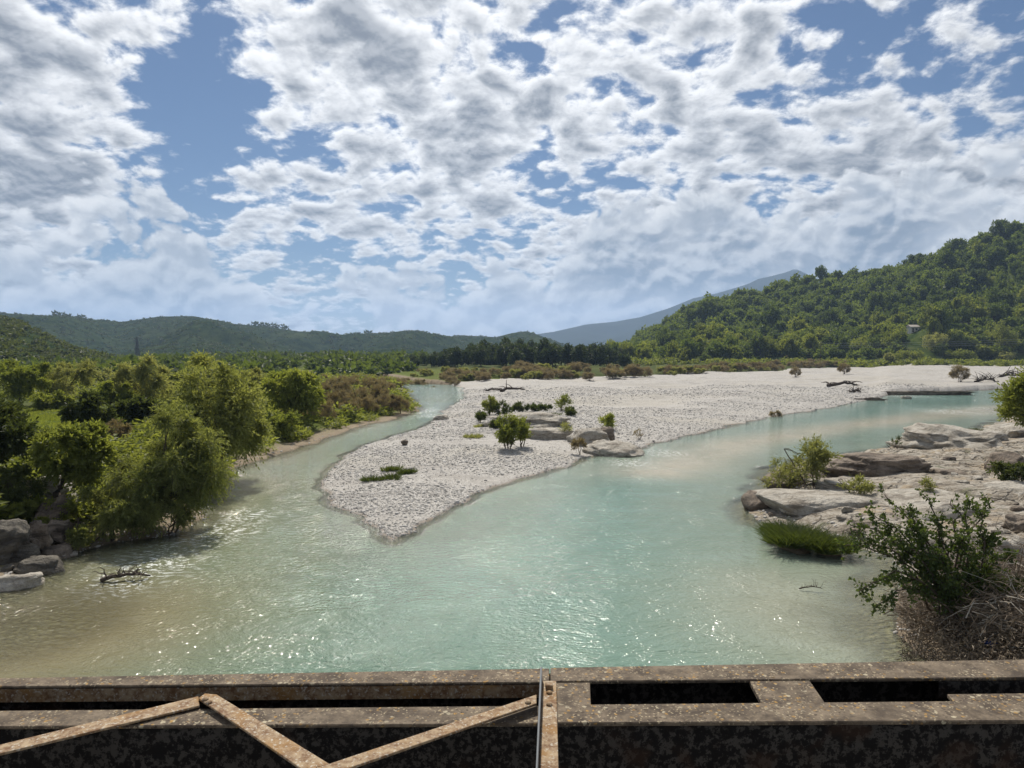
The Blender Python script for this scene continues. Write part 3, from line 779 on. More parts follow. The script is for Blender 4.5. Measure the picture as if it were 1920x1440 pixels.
left_tree('shrub', 'dry brownish bush between dark bush and front willow', 'shrub', 205, 836, 178, 248, 782, 'leaf_tamarisk', 20, z0=2.0, nl=10, ntw=320, per=9, L=0.2, W=0.06, stems=4, r0=0.03)
left_tree('tree', 'pale yellow-green round tree at the far left behind the meadow', 'tree', 38, 762, -28, 96, 666, 'leaf_bright', 21, z0=2.6, nl=20, ntw=1100, per=10, L=0.32, W=0.16, r0=0.1)
left_tree('willow_tree', 'grey-green rounded tree right of the pale yellow-green one', 'tree', 120, 758, 74, 178, 676, 'leaf_olive', 22, z0=2.6, nl=18, ntw=1100, per=10, L=0.34, W=0.09, r0=0.1)
left_tree('shrub', 'bright green bush between the grey-green trees', 'shrub', 208, 775, 176, 240, 712, 'leaf_bright', 23, z0=2.5, nl=12, ntw=520, per=10, L=0.28, W=0.14, r0=0.06)
left_tree('willow_tree', 'grey-green feathery tree just left of the tallest willow', 'tree', 272, 772, 212, 328, 668, 'leaf_olive', 24, z0=2.4, nl=20, ntw=1300, per=10, L=0.34, W=0.09, r0=0.1)
left_tree('willow_tree', 'grey-green tree peeping out behind the right side of the tallest willow', 'tree', 452, 772, 415, 505, 690, 'leaf_olive', 25, z0=2.0, nl=16, ntw=900, per=10, L=0.34, W=0.1, r0=0.09)
left_tree('tree', 'bright green round tree right of the tallest willow beside brown scrub', 'tree', 540, 800, 478, 612, 684, 'leaf_bright', 26, z0=1.4, nl=24, ntw=1700, per=11, L=0.28, W=0.14, r0=0.12)
left_tree('shrub', 'low green bush by the sandy shore under the bright round tree', 'shrub', 530, 822, 490, 572, 768, 'leaf_green', 27, z0=1.2, nl=12, ntw=600, per=9, L=0.22, W=0.1, r0=0.05, stems=3)
for i, (px, pb, x0, x1, yt, lab) in enumerate([
        (100, 768, 60, 140, 738, 'low dark hedge bush on the back of the meadow'),
        (245, 800, 210, 300, 748, 'green bush tucked in behind the front willow crown'), (180, 725, 140, 215, 690, 'distant green bush on the slope behind the grey-green trees'),
        (90, 715, 60, 130, 684, 'distant dark bush on the slope at the far left'), (345, 760, 310, 380, 700, 'green bush showing above the tallest willow shoulder'),
        (235, 700, 205, 262, 676, 'small far bush at the foot of the near hill'), (30, 700, -10, 66, 672, 'far bush behind the pale yellow-green tree'),
        (160, 705, 130, 195, 680, 'far olive bush at the foot of the near hill'), (400, 735, 350, 450, 688, 'far bush hidden mostly behind the tallest willow')]):
    left_tree('shrub', lab, 'shrub', px, pb, x0, x1, yt, ['leaf_green', 'leaf_dark', 'leaf_olive'][i % 3], 40 + i, z0=2.6, nl=12, ntw=420, per=8, L=0.4, W=0.2, r0=0.06, stems=2, twigs=30)

left_tree('shrub', 'low green bush hanging over the brown boulders at the left', 'shrub', 105, 1000, 60, 150, 940, 'leaf_green', 31, z0=1.0, nl=12, ntw=420, per=11, L=0.13, W=0.055, droop=0.2, stems=4, r0=0.025)
left_tree('shrub', 'small green bush above the huge dark boulder', 'shrub', 12, 985, -40, 48, 935, 'leaf_green', 32, z0=1.5, nl=12, ntw=420, per=11, L=0.13, W=0.06, droop=0.1, stems=4, r0=0.025)
left_tree('shrub', 'low shoreline bush left of the drooping willow bush', 'shrub', 140, 1026, 100, 180, 985, 'leaf_willow', 33, z0=0.4, nl=10, ntw=300, per=11, L=0.13, W=0.045, droop=0.3, stems=4, r0=0.02)
# brown tamarisk scrub on the spit left of the channel
tam = [tree_meshes('tamarisk_%d' % i, 2.6, (1.7, 1.5, 1.15), 1.35, 'leaf_tamarisk', 70 + i, nl=12, ntw=620, per=9, L=0.24, W=0.045, droop=-0.1, stems=5, r0=0.04, twigs=90) for i in range(3)]
tam_sp = [(548, 795, 46), (572, 782, 44), (604, 790, 40), (630, 778, 46), (655, 786, 34), (600, 760, 44), (640, 755, 40), (676, 770, 44), (694, 778, 36), (712, 768, 44), (730, 776, 38), (750, 775, 28),
          (690, 745, 34), (715, 742, 34), (732, 738, 22), (660, 738, 30), (625, 738, 30), (640, 724, 20), (665, 722, 18), (690, 727, 20), (712, 724, 18), (728, 721, 12), (610, 720, 18)]
for i, (px, py, hp) in enumerate(tam_sp):
    x, y, z = spot(px, py, 0.8)
    s = hp / FPX * y / 2.6
    lab = 'brown feathery tamarisk bush in the %s of the spit left of the channel' % ('shore row' if i in (0, 2, 4, 8, 9, 10, 11) else 'middle' if i < 13 else 'far back')
    grp = 'tamarisk bushes, ' + lab[32:]
    sc = (s * random.uniform(0.9, 1.25), s * random.uniform(0.9, 1.2), s)
    if i < 3: t = tree('tamarisk_shrub', lab, 'shrub', (x, y, z), tam[i], 0, sc, grp)
    else: t = dup(tam_roots[i % 3], (x, y, z), random.uniform(0, 6), sc, lab, grp)
    if i == 0: tam_roots = []
    if i < 3: tam_roots.append(t)
# tamarisk band along the back of the gravel
olb = tree('low_bush', 'olive green bush at the left of the band behind the gravel', 'shrub', (-20.0, 215.0, Z(-20.0, 215.0)), tree_meshes('olive_bush', 2.4, (1.7, 1.5, 1.1), 1.25, 'leaf_olive', 79, nl=12, ntw=420, per=9, L=0.3, W=0.09, droop=0.0, stems=5, r0=0.04, twigs=40), 0, (1, 1, 1), 'olive bushes along the back of the gravel, left')
for i in range(190):
    u = random.uniform(-0.22, 0.47)
    yg = float(gravel_far(np.array(u)))
    y = yg + random.uniform(-10, 42) * (0.6 if u > 0.25 else 1.0)
    if 0.02 < u < 0.30 and random.random() < 0.5: y = yg - random.uniform(0, 24)
    x = u * y
    s = random.uniform(0.55, 1.2) * (0.75 if u < 0 else 1.05)
    where = 'left' if u < 0.0 else 'middle' if u < 0.22 else 'right'
    if i % 4 == 3: dup(olb, (x, y, Z(x, y) - 0.1), random.uniform(0, 6), (s * 1.5, s * 1.4, s), 'olive green bush at the %s of the band behind the gravel' % where, 'olive bushes along the back of the gravel, ' + where)
    else: dup(tam_roots[i % 3], (x, y, Z(x, y) - 0.1), random.uniform(0, 6), (s * 1.6, s * 1.5, s), 'brown tamarisk bush at the %s of the band behind the gravel' % where, 'tamarisk bushes along the back of the gravel, ' + where)
for px, py, hp, lab in ((1800, 716, 30, 'lone pale brown tamarisk bush standing on the far right gravel'), (1583, 703, 20, 'lone low tamarisk bush at the back edge of the gravel'),
                        (1492, 706, 18, 'small tamarisk bush right of the brown band on the gravel')):
    x, y, z = spot(px, py, 1.5)
    s = hp / FPX * y / 2.6
    dup(tam_roots[0], (x, y, z - 0.05), 1.0, (s * 1.1, s * 1.1, s), lab, 'lone tamarisks on the gravel')

# dark belt of trees across the valley floor
belt = [tree_meshes('belt_%d' % i, 10.0, (3.6, 3.3, 4.6), 5.2, 'leaf_belt', 90 + i, near=False, nl=20, nleaf=1500, L=0.9, W=0.55, r0=0.2) for i in range(3)]
roots_b = []
bspots = []
for i in range(64):
    u = -0.20 + 0.36 * (i + random.uniform(-0.4, 0.4)) / 63
    yy = random.uniform(285, 345)
    hp = np.interp(960 + u * FPX, [690, 740, 800, 860, 900, 960, 1030, 1080, 1100, 1120, 1150, 1175], [14, 20, 30, 42, 48, 52, 50, 44, 58, 52, 40, 34])
    bspots.append((u * yy, yy, hp / FPX * yy / 10.0 * random.uniform(0.82, 1.06)))
for i, (x, y, s) in enumerate(bspots):
    wh = 'left end' if x / y < -0.08 else 'middle' if x / y < 0.06 else 'right end'
    lab = 'dark green tree at the %s of the belt across the valley floor' % wh
    grp = 'dark belt trees, ' + wh
    z = Z(x, y) - 0.2
    sc = (s * random.uniform(0.9, 1.3), s * random.uniform(0.9, 1.2), s)
    if i < 3: roots_b.append(tree('belt_tree', lab, 'tree', (x, y, z), belt[i], 0, sc, grp))
    else: dup(roots_b[i % 3], (x, y, z), random.uniform(0, 6), sc, lab, grp)
for i in range(34):
    u = -0.46 + 0.34 * random.random(); y = random.uniform(430, 560)
    s = random.uniform(0.35, 0.75)
    dup(roots_b[i % 3], (u * y, y, Z(u * y, y) - 0.2), random.uniform(0, 6), (s * 1.3, s * 1.2, s), 'small far tree on the flat fields below the left hills', 'trees on the far fields')

# ---- forest on the right hill
forest = []
for i, mt in enumerate(['leaf_forest', 'leaf_forest', 'leaf_green', 'leaf_shade', 'leaf_bright']):
    forest.append(tree_meshes('forest_%d' % i, 8.5, (4.2, 4.0, 3.7), 4.6, mt, 120 + i, near=False, nl=26, nleaf=2000, L=0.75, W=0.5, r0=0.16))
def hill_hit(px, py):
    u = (px - 960) / FPX
    for t in np.linspace(0.0, 1.0, 240):
        x, y, z = hill_R(u, t)
        if z >= float(zpix(py, y)) and t > 0.01: return x, y, z
    return None
HOUSE = hill_hit(1714, 622)
cand = []
gf_ = np.random.default_rng(5)
tries = 0
while len(cand) < 1900 and tries < 24000:
    tries += 1
    u = gf_.uniform(0.14, 0.95); t = gf_.uniform(0.0, 1.06)
    x, y, z = hill_R(u, t)
    px = 960 + u * FPX
    if px > 1560 and t < 0.30 and gf_.random() < 0.62: continue
    if t < 0.10 and px > 1380: continue
    if abs(px - 1714) < 21 and y < HOUSE[1] + 4 and y > HOUSE[1] - 60: continue
    ok = True
    for (a, b, *_r) in cand[-900:]:
        if abs(a - x) < 4.2 and abs(b - y) < 5.5 and (a - x) ** 2 / 17.6 + (b - y) ** 2 / 30 < 1: ok = False; break
    if not ok: continue
    s = gf_.choice([0.7, 0.85, 1.0, 1.2, 1.45]) * gf_.uniform(0.88, 1.12) * (1.15 if t > 0.97 else 1.0)
    bright = t < 0.35 or gf_.random() < 0.25 * (1 - t) + 0.10
    kind = gf_.choice([0, 1, 2, 4]) if bright else gf_.choice([0, 1, 3, 3, 3])  # sunlit foot and cloud-shadowed upper slope are put into the leaf colour
    cand.append((x, y, z, s, int(kind), t, u))
def in_view(c): return c[6] < 0.74
vis = sorted([c for c in cand if in_view(c)], key=lambda c: c[1] / c[3])
froots = {}
for n_, (x, y, z, s, kind, t, u) in enumerate(vis[:300]):
    zone = 'left' if u < 0.30 else 'middle' if u < 0.52 else 'right'
    tone_ = {3: 'dark green', 4: 'bright green', 2: 'fresh green'}.get(kind, 'mid green')
    hgt = 'on the lower slope' if t < 0.28 else 'on the ridge' if t > 0.93 else 'halfway up'
    lab = '%s tree %s in the %s part of the wooded right hill' % (tone_, hgt, zone); grp = 'hill trees: %s, %s, %s' % (tone_, hgt, zone)
    sc = (s * gf_.uniform(0.75, 1.25), s * gf_.uniform(0.75, 1.25), s * gf_.uniform(0.8, 1.55))
    if kind not in froots: froots[kind] = tree('hillside_tree', lab, 'tree', (x, y, z - 0.3), forest[kind], 0, sc, grp)
    else: dup(froots[kind], (x, y, z - 0.3), gf_.uniform(0, 6.28), sc, lab, grp)
# the rest of the wood: one mass of coarser crowns
def crown_mass(name, items, mat, nleaf, L, W, seed, kind='stuff', label=None, cat=None):
    g = np.random.default_rng(seed)
    protos = [crown((1, 1, 1), 14, nleaf, L, W, g)[:3] for _ in range(4)]
    V, F, T, b = [], [], [], 0
    for (x, y, z, rx, rz) in items:
        v, f, t = protos[g.integers(0, 4)]
        a = g.uniform(0, 6.28); ca, sa = math.cos(a), math.sin(a)
        w = np.stack([(v[:, 0] * ca - v[:, 1] * sa) * rx + x, (v[:, 0] * sa + v[:, 1] * ca) * rx + y, v[:, 2] * rz + z], -1)
        V.append(w); F.append(f + b); T.append(np.clip(t * 0.7 + g.uniform(0, 0.3), 0, 1)); b += len(v)
    return obj(name, mesh_np(name, np.concatenate(V), np.concatenate(F), {'tone': np.concatenate(T)}), MATS[mat], kind=kind, label=label, cat=cat)
rest = vis[300:] + [c for c in cand if not in_view(c)][:120]
crown_mass('forest', [(x, y, z + 3.6 * s, 4.3 * s, 4.0 * s) for (x, y, z, s, k_, t, u) in rest], 'leaf_forest', 300, 0.42, 0.28, 201, label='dense green wood covering the upper right hillside', cat='forest')
# bushes at the foot of the hill and the big bright trees of the meadow edge
for i, (px, py, w, yt, mt, lab) in enumerate([
        (1880, 668, 66, 590, 'leaf_green', 'tall dark green tree at the right edge of the hill foot'), (1748, 660, 66, 620, 'leaf_olive', 'wide grey-green tree below the white house'),
        (1676, 660, 52, 606, 'leaf_bright', 'bright green tree left of the wide grey-green one'), (1795, 656, 60, 610, 'leaf_bright', 'bright green tree between grey-green tree and the tall dark one'),
        (1612, 662, 60, 628, 'leaf_bright', 'low spreading bright tree at the hill foot'), (1520, 668, 40, 618, 'leaf_green', 'round green tree standing out at the hill foot'),
        (1440, 670, 44, 622, 'leaf_green', 'leafy tree at the hill foot above the meadow'), (1802, 600, 56, 560, 'leaf_bright', 'bright tree on the slope above the white house'),
        (1850, 640, 60, 622, 'leaf_bright', 'rounded bush at the hill foot under the wires'), (1668, 690, 26, 660, 'leaf_olive', 'single bush at the back edge of the far gravel'),
        (1575, 668, 60, 645, 'leaf_green', 'low bush on the meadow at the hill foot'), (1390, 672, 50, 636, 'leaf_forest', 'green tree at the left end of the hill foot meadow'),
        (1700, 676, 70, 656, 'leaf_green', 'wide low hedge bush on the meadow'), (1790, 674, 80, 655, 'leaf_green', 'wide low hedge bush right on the meadow'), (1880, 676, 70, 658, 'leaf_olive', 'low hedge bush at the far right of the meadow')]):
    y = 372.0 if py < 664 else 345.0
    if py == 690: y = 330.0
    if py == 600: y = 405.0
    u = (px - 960) / FPX
    hit = hill_hit(px, py) if py < 684 else None
    if hit: y = hit[1]
    x = u * y
    zt = float(zpix(yt, y)); zb = hit[2] if hit else Z(x, y)
    zb = min(zb, zt - 2) - 0.2
    hh = zt - zb; ww = w / FPX * y
    me = tree_meshes('foot_%d' % i, hh, (ww / 2 * 0.85, ww / 2 * 0.8, hh * 0.44), hh * 0.53, mt, 150 + i, near=False, nl=20, nleaf=1900, L=0.8, W=0.5, r0=0.15)
    tree('hill_foot_tree' if hh > 6 else 'bush', lab, 'tree' if hh > 6 else 'bush', (x, y, zb), me)
g = np.random.default_rng(31)
items = []
for i in range(420):
    u = g.uniform(0.10, 0.80); y = g.uniform(318, 372) + 25 * (u < 0.3)
    x = u * y; s = g.uniform(0.7, 2.0)
    items.append((x, y, max(Z(x, y), 1.0) + s * 0.5, s * 1.7, s))
crown_mass('meadow_undergrowth', items, 'leaf_green', 110, 0.5, 0.3, 202, label='low green undergrowth at the foot of the wooded hill', cat='undergrowth')
items = []
for i in range(5600):
    u = g.uniform(-0.85, 0.12); t = g.uniform(0.0, 1.0) ** 0.8
    x, y, z = hill_L(u, t); s = g.uniform(0.7, 1.9)
    items.append((x, y, z + s * 0.3, s * 1.5, s))
for px in (478, 484, 492, 500, 512, 520, 530, 538, 688, 696, 104, 112, 122, 134, 150, 158):     # trees that stand up from the skyline
    x, y, z = hill_L((px - 960) / FPX, 1.0)
    items.append((x, y, z + 3.5, 5.0, 5.5))
crown_mass('hill_bushes', items, 'leaf_hill', 26, 1.0, 0.7, 203, label='dark scrub dotted over the left hills', cat='scrub')
items = []
for i in range(900):
    u = g.uniform(-0.95, -0.50); t = g.uniform(0, 1.0)
    x, y, z = hill_N(u, t); s = g.uniform(0.7, 2.0)
    items.append((x, y, z + s * 0.3, s * 1.5, s))
crown_mass('near_hill_bushes', items, 'leaf_dark', 60, 0.7, 0.5, 204, label='dark scrub on the rocky near hill at the left', cat='scrub')
items = []
for i in range(1200):
    u = g.uniform(-0.80, -0.02); y = g.uniform(170, 660); x = u * y
    if fbm(np.array([x * 0.012]), np.array([y * 0.012]), 3, 77)[0] < (0.30 if u > -0.36 else 0.42) and y > 260: continue
    if u > -0.34 and y < 232: continue
    if u > -0.14 and y < 330: continue
    s = g.uniform(0.9, 2.4) + y / 500
    items.append((x, y, Z(x, y) + s * 0.6, s * 1.5, s * 1.15))
crown_mass('valley_scrub', items, 'leaf_shade', 90, 0.7, 0.45, 206, label='hedges and low trees massed on the flat valley floor at the left', cat='scrub')
# undergrowth and grass on the left bank
items = []
while len(items) < 1150:
    u = g.uniform(-0.95, -0.12); y = math.exp(g.uniform(math.log(24), math.log(190)))
    x = u * y
    d, land, reg = shore(np.array([x]), np.array([y]))
    if not land[0] or reg[0] != 0 or d[0] < (2.5 if y < 34 else 1.2): continue
    px, py = 960 + u * FPX, 665 + (CAMZ - Z(x, y)) / y * FPX
    if -120 < px < 250 and 748 < py < 850: continue
    s = g.uniform(0.25, 0.75) * (1 + y / 110)
    items.append((x, y, Z(x, y) + s * 0.35, s * 1.6, s))
crown_mass('bank_undergrowth', items, 'leaf_green', 170, 0.36, 0.17, 205, label='low leafy undergrowth covering the left bank', cat='undergrowth')

def blades(name, spots, mat, label, cat, L=0.35, W=0.02, n=60, r=0.25, seed=0, parent=None, kind=None, lean=0.5):
    g = np.random.default_rng(seed)
    P, D, T = [], [], []
    for (x, y, z, s) in spots:
        a = g.uniform(0, 6.28, n); q = np.sqrt(g.uniform(0, 1, n)) * r * s
        P.append(np.stack([x + q * np.cos(a), y + q * np.sin(a), np.full(n, z - 0.03)], -1))
        dd = np.stack([np.cos(a) * lean, np.sin(a) * lean, np.ones(n)], -1) + g.normal(0, 0.28, (n, 3)); D.append(dd)
        T.append(g.uniform(0, 1, n))
    P, D, T = np.concatenate(P), np.concatenate(D), np.concatenate(T)
    ln = L * g.uniform(0.5, 1.25, len(P)) * np.repeat([s[3] for s in spots], n)
    V, F, TT = leaves(P, D, ln, W * np.repeat([s[3] for s in spots], n), g, T)
    return obj(name, mesh_np(name, V, F, {'tone': TT}), MATS[mat], label=label, cat=cat, parent=parent, kind=kind)
sp = []
while len(sp) < 1500:
    u = g.uniform(-0.75, -0.5); y = g.uniform(42, 85); x = u * y
    px, py = 960 + u * FPX, 665 + (CAMZ - Z(x, y)) / y * FPX
    if 0 < px < 240 and 750 < py < 812: sp.append((x, y, Z(x, y), g.uniform(0.6, 1.2)))
blades('meadow_grass', sp, 'leaf_bright', 'short bright grass of the small meadow on the left bank', 'grass', L=0.28, W=0.035, n=26, r=0.35, seed=61, kind='stuff')

# ------------------------------------------------------------------ rocks
def rock_mesh(name, size, seed, mat, boxy=0.8, rough=0.13, strata=0.0, sub=4):
    bm = bmesh.new(); bmesh.ops.create_icosphere(bm, subdivisions=sub, radius=1.0)
    o = Vector((seed * 3.7, seed * 1.3, seed * 7.1))
    gr = random.Random(seed * 13 + 5)
    planes = []
    for _ in range(13):
        n = Vector((gr.gauss(0, 1), gr.gauss(0, 1), gr.gauss(0, 0.8))).normalized(); planes.append((n, gr.uniform(0.62, 0.92)))
    for v in bm.verts:
        p = v.co.copy()
        for n, dd in planes:
            e = p.dot(n) - dd
            if e > 0: p -= n * e * 0.9
        q = Vector([math.copysign(abs(c) ** boxy, c) for c in p])
        n = mnoise.fractal(p * 1.1 + o, 1.0, 2.0, 4) * rough * 1.6 + mnoise.fractal(p * 4.0 + o, 0.9, 2.0, 3) * rough * 0.35
        q *= 1.0 + n - 0.10 * rough * 4 * max(0.0, 0.32 - abs(mnoise.noise(p * 1.7 + o * 2.0)))
        if strata:
            ph = q.z * 9.0 + mnoise.noise(p * 1.5 + o) * 2.5 + p.x * 1.2
            q.x *= 1 + strata * (0.5 + 0.5 * math.sin(ph)) ** 3; q.y *= 1 + strata * (0.5 + 0.5 * math.sin(ph)) ** 3
            q.z += strata * 0.35 * math.sin(p.x * 5 + p.y * 7 + mnoise.noise(p * 3 + o) * 4)
        v.co = Vector((q.x * size[0], q.y * size[1], q.z * size[2]))
    for f in bm.faces: f.smooth = True
    me = bpy.data.meshes.new(name); bm.to_mesh(me); bm.free()
    me.materials.append(MATS[mat])
    return me
RN = [0]
def rock(name, label, x0, x1, yt, yb, mat, z0=0.5, ly=0.8, sink=0.30, rot=0.0, tilt=0.0, group=None, **kw):
    RN[0] += 1
    px = (x0 + x1) / 2
    x, y = G(px, yb, z0)
    w = (x1 - x0) / FPX * y
    L = w * ly
    yc = y + L * 0.42
    h = max(float(zpix(yt, y + L * 0.55)) - z0, 0.12)
    sz = h / (1 - sink) / 2 * 1.15
    me = rock_mesh(name, (w / 2, L / 2, sz), RN[0], mat, **kw)
    o = obj(name, me, label=label, cat='rock', group=group, loc=((px - 960) / FPX * yc, yc, z0 + h - sz))
    o.rotation_euler = (tilt, 0, rot)
    return o
rock('rock_slab', 'pale smooth rock slab sloping into the water at the right bank', 1408, 1720, 910, 990, 'rock_pale', 0.0, 0.95, 0.3, strata=0.03, boxy=0.85, rough=0.09, sub=5)
rock('boulder', 'dark-faced rounded boulder at the water tip of the right bank', 1400, 1480, 916, 962, 'rock_brown', 0.0, 1.0, 0.25)
rock('rock_outcrop', 'large brown overhanging rock with a round hollow on the right bank', 1550, 1748, 850, 908, 'rock_brown', 0.75, 0.7, 0.2, strata=0.08, boxy=0.7, rough=0.2, sub=5)
rock('rock_ledge', 'long grey layered ledge in front of the overhanging rock', 1530, 1835, 898, 936, 'rock_pale', 0.55, 0.5, 0.3, strata=0.12, boxy=0.6, rough=0.15, sub=5)
rock('rock_ledge', 'stained ledge behind the sparse shrub on the right bank', 1440, 1580, 878, 925, 'rock_brown', 0.15, 0.8, 0.3, strata=0.1)
rock('boulder', 'small brown boulder right of the overhanging rock', 1738, 1822, 878, 906, 'rock_brown', 0.9, 0.8, 0.25, strata=0.06)
rock('boulder', 'big brown boulder at the right edge above the pale slabs', 1850, 1945, 852, 906, 'rock_brown', 0.95, 0.9, 0.25, rough=0.22)
rock('boulder', 'small dark round stone lying on the bank behind the big outcrop', 1680, 1716, 834, 850, 'rock_grey', 0.35, 0.9, 0.25)
rock('boulder', 'small white stone beside the dark round stone', 1655, 1684, 840, 852, 'rock_pale', 0.3, 0.9, 0.3)
rock('rock_slope', 'pale layered rock slope running down to the water at the right', 1690, 1900, 800, 862, 'rock_pale', 0.5, 1.1, 0.4, strata=0.14, boxy=0.7, rough=0.2, sub=5)
rock('rock_slope', 'pale rock shelf below the tree at the right edge', 1845, 1990, 790, 842, 'rock_pale', 0.6, 1.0, 0.4, strata=0.12, boxy=0.7, sub=5)
rock('rock_slab', 'broad pale rock shelf under the leafy bush', 1630, 1900, 918, 990, 'rock_pale', 0.4, 0.9, 0.35, strata=0.05, boxy=0.75, rough=0.12, sub=5)
rock('rock_slab', 'bright pale slab at the right edge behind the bush', 1820, 1990, 985, 1090, 'rock_pale', 0.8, 1.0, 0.5, strata=0.08, boxy=0.7, sub=5)
rock('rock_slab', 'pale flat slab at the right edge below the big brown boulder', 1850, 1980, 905, 950, 'rock_pale', 0.9, 0.9, 0.4, strata=0.1, boxy=0.65)
rock('boulder', 'dark boulder on the pale slab at the right edge', 1893, 1950, 966, 996, 'rock_brown', 1.25, 0.9, 0.2, rough=0.25)
rock('boulder', 'small dark stone left of the dark boulder on the pale slab', 1870, 1900, 994, 1008, 'rock_grey', 1.2, 0.9, 0.2, rough=0.25)
rock('boulder', 'half-hidden pale boulder at the inner end of the inlet', 1690, 1790, 1000, 1050, 'rock_pale', 0.3, 0.8, 0.3, strata=0.06)
rock('rock_dome', 'grey rounded rock with dark right end on the middle gravel bar', 1060, 1150, 802, 832, 'rock_pale', 0.45, 0.9, 0.4, strata=0.06, rough=0.16, rot=0.3)
rock('rock_dome', 'dark brown end of the rounded rock on the gravel bar', 1112, 1160, 799, 824, 'rock_brown', 0.5, 0.9, 0.4, rot=-0.3, tilt=0.2)
rock('rock_slab', 'cream wedge of rock where the gravel bar meets the right channel', 1096, 1212, 826, 858, 'rock_pale', 0.0, 1.0, 0.4, boxy=0.95, rough=0.16, sub=5, rot=0.25, tilt=0.12)
rock('boulder', 'dark round boulder below the green strip on the gravel bar', 1001, 1020, 784, 794, 'rock_grey', 0.7, 0.9, 0.3)
rock('rock_ledge', 'low pale rock ledge under the green strip on the gravel bar', 905, 1085, 778, 806, 'rock_pale', 0.5, 0.55, 0.45, strata=0.14, boxy=0.6, rough=0.2, sub=5)
rock('rock_ledge', 'low rock ledge between the leafy shrub and the grey rounded rock', 985, 1075, 800, 822, 'rock_pale', 0.5, 0.7, 0.5, strata=0.12, boxy=0.65)
rock('boulder', 'pale stone in the rapids at the neck of the left channel', 812, 842, 778, 790, 'rock_pale', 0.0, 0.8, 0.35)
rock('boulder', 'small wet stone in the right channel beside the cream wedge', 1185, 1205, 836, 846, 'rock_grey', 0.0, 0.8, 0.3)
rock('boulder', 'brown stone alone on the gravel near the left channel', 750, 765, 824, 831, 'rock_brown', 0.5, 0.9, 0.3)
rock('boulder', 'white stone in shallow water below the far cut bank', 1690, 1712, 742, 748, 'rock_pale', 0.0, 0.8, 0.3)
rock('boulder', 'huge dark grey boulder at the left picture edge', -70, 46, 988, 1066, 'rock_grey', 0.2, 0.9, 0.25, rough=0.3, sub=5, rot=0.5, tilt=0.35)
rock('rock_slab', 'pale sunlit rock ledge beneath the small dark tree', 30, 140, 884, 950, 'rock_pale', 1.2, 0.9, 0.4, strata=0.08, boxy=0.7)
rock('boulder', 'brown boulder right of the huge dark one', 38, 84, 976, 1014, 'rock_brown', 0.8, 1.1, 0.35, rot=0.7, tilt=-0.3, rough=0.28)
rock('boulder', 'small brown boulder under the slanting trunk', 74, 122, 974, 1004, 'rock_brown', 0.7, 1.0, 0.4, rot=-0.5, tilt=0.3, rough=0.28)
rock('boulder', 'rounded grey boulder wedged behind the brown ones at the left', 55, 125, 934, 972, 'rock_brown', 1.1, 0.9, 0.45, rot=0.3, tilt=-0.25, rough=0.22)
rock('rock_slab', 'pale slanted slab at the water edge in the left corner', -30, 66, 1074, 1108, 'rock_pale', 0.0, 0.7, 0.45, rot=0.4, strata=0.08, boxy=0.65)
rock('rock_slab', 'pale layered slab between huge boulder and water', 25, 108, 1042, 1076, 'rock_grey', 0.05, 0.8, 0.45, rot=0.5, strata=0.12, boxy=0.65)
rock('rock_slab', 'grey slab leaning on the shore below the low willow bush', 72, 132, 1016, 1046, 'rock_brown', 0.05, 0.9, 0.45, rot=0.5, tilt=0.3, strata=0.1, boxy=0.65)

rock('cut_bank_edge', 'dark undercut edge of the gravel at the far right water', 1650, 1840, 732, 741, 'rock_brown', 0.0, 0.05, 0.3, strata=0.12, boxy=1.0, rough=0.45)
rock('cut_bank_edge', 'low dark undercut lip left of the longer cut bank', 1600, 1665, 744, 751, 'rock_brown', 0.0, 0.06, 0.3, strata=0.1, boxy=1.0, rough=0.4)
# loose blocks fallen about on the rocky bank and along the left shore
blk = [rock_mesh('block_%d' % i, (0.5, 0.42, 0.26), 50 + i, ['rock_pale', 'rock_brown', 'rock_grey', 'rock_pale'][i], boxy=0.7, rough=0.2, sub=3) for i in range(4)]
gb = np.random.default_rng(91)
nb = 0
while nb < 48:
    right = nb % 5 < 3
    px, py = (gb.uniform(1440, 1920), gb.uniform(820, 1090)) if right else (gb.uniform(0, 190), gb.uniform(960, 1100))
    x, y, z = spot(px, py, 0.8)
    d_, l_, r_ = shore(np.array([x]), np.array([y]))
    if not l_[0] or d_[0] < 0.1 or r_[0] != (2 if right else 0): continue
    s = float(np.clip(gb.lognormal(-0.8, 0.4), 0.2, 0.95 if right else 0.55))
    k = gb.integers(0, 4)
    col = ['pale', 'brown', 'grey', 'pale'][k]
    o = obj('loose_rock', blk[k], label='%s %s loose block on the %s' % ('small' if s < 0.7 else 'larger', col, 'rocky right bank' if right else 'stony left shore'), cat='rock',
            group='%s %s loose blocks, %s' % ('small' if s < 0.7 else 'larger', col, 'right bank' if right else 'left shore'), loc=(x, y, z + 0.06 * s))
    o.scale = (s * gb.uniform(0.8, 1.6), s, s * gb.uniform(0.6, 1.1)); o.rotation_euler = (gb.normal(0, 0.2), gb.normal(0, 0.2), gb.uniform(0, 6.28))
    nb += 1

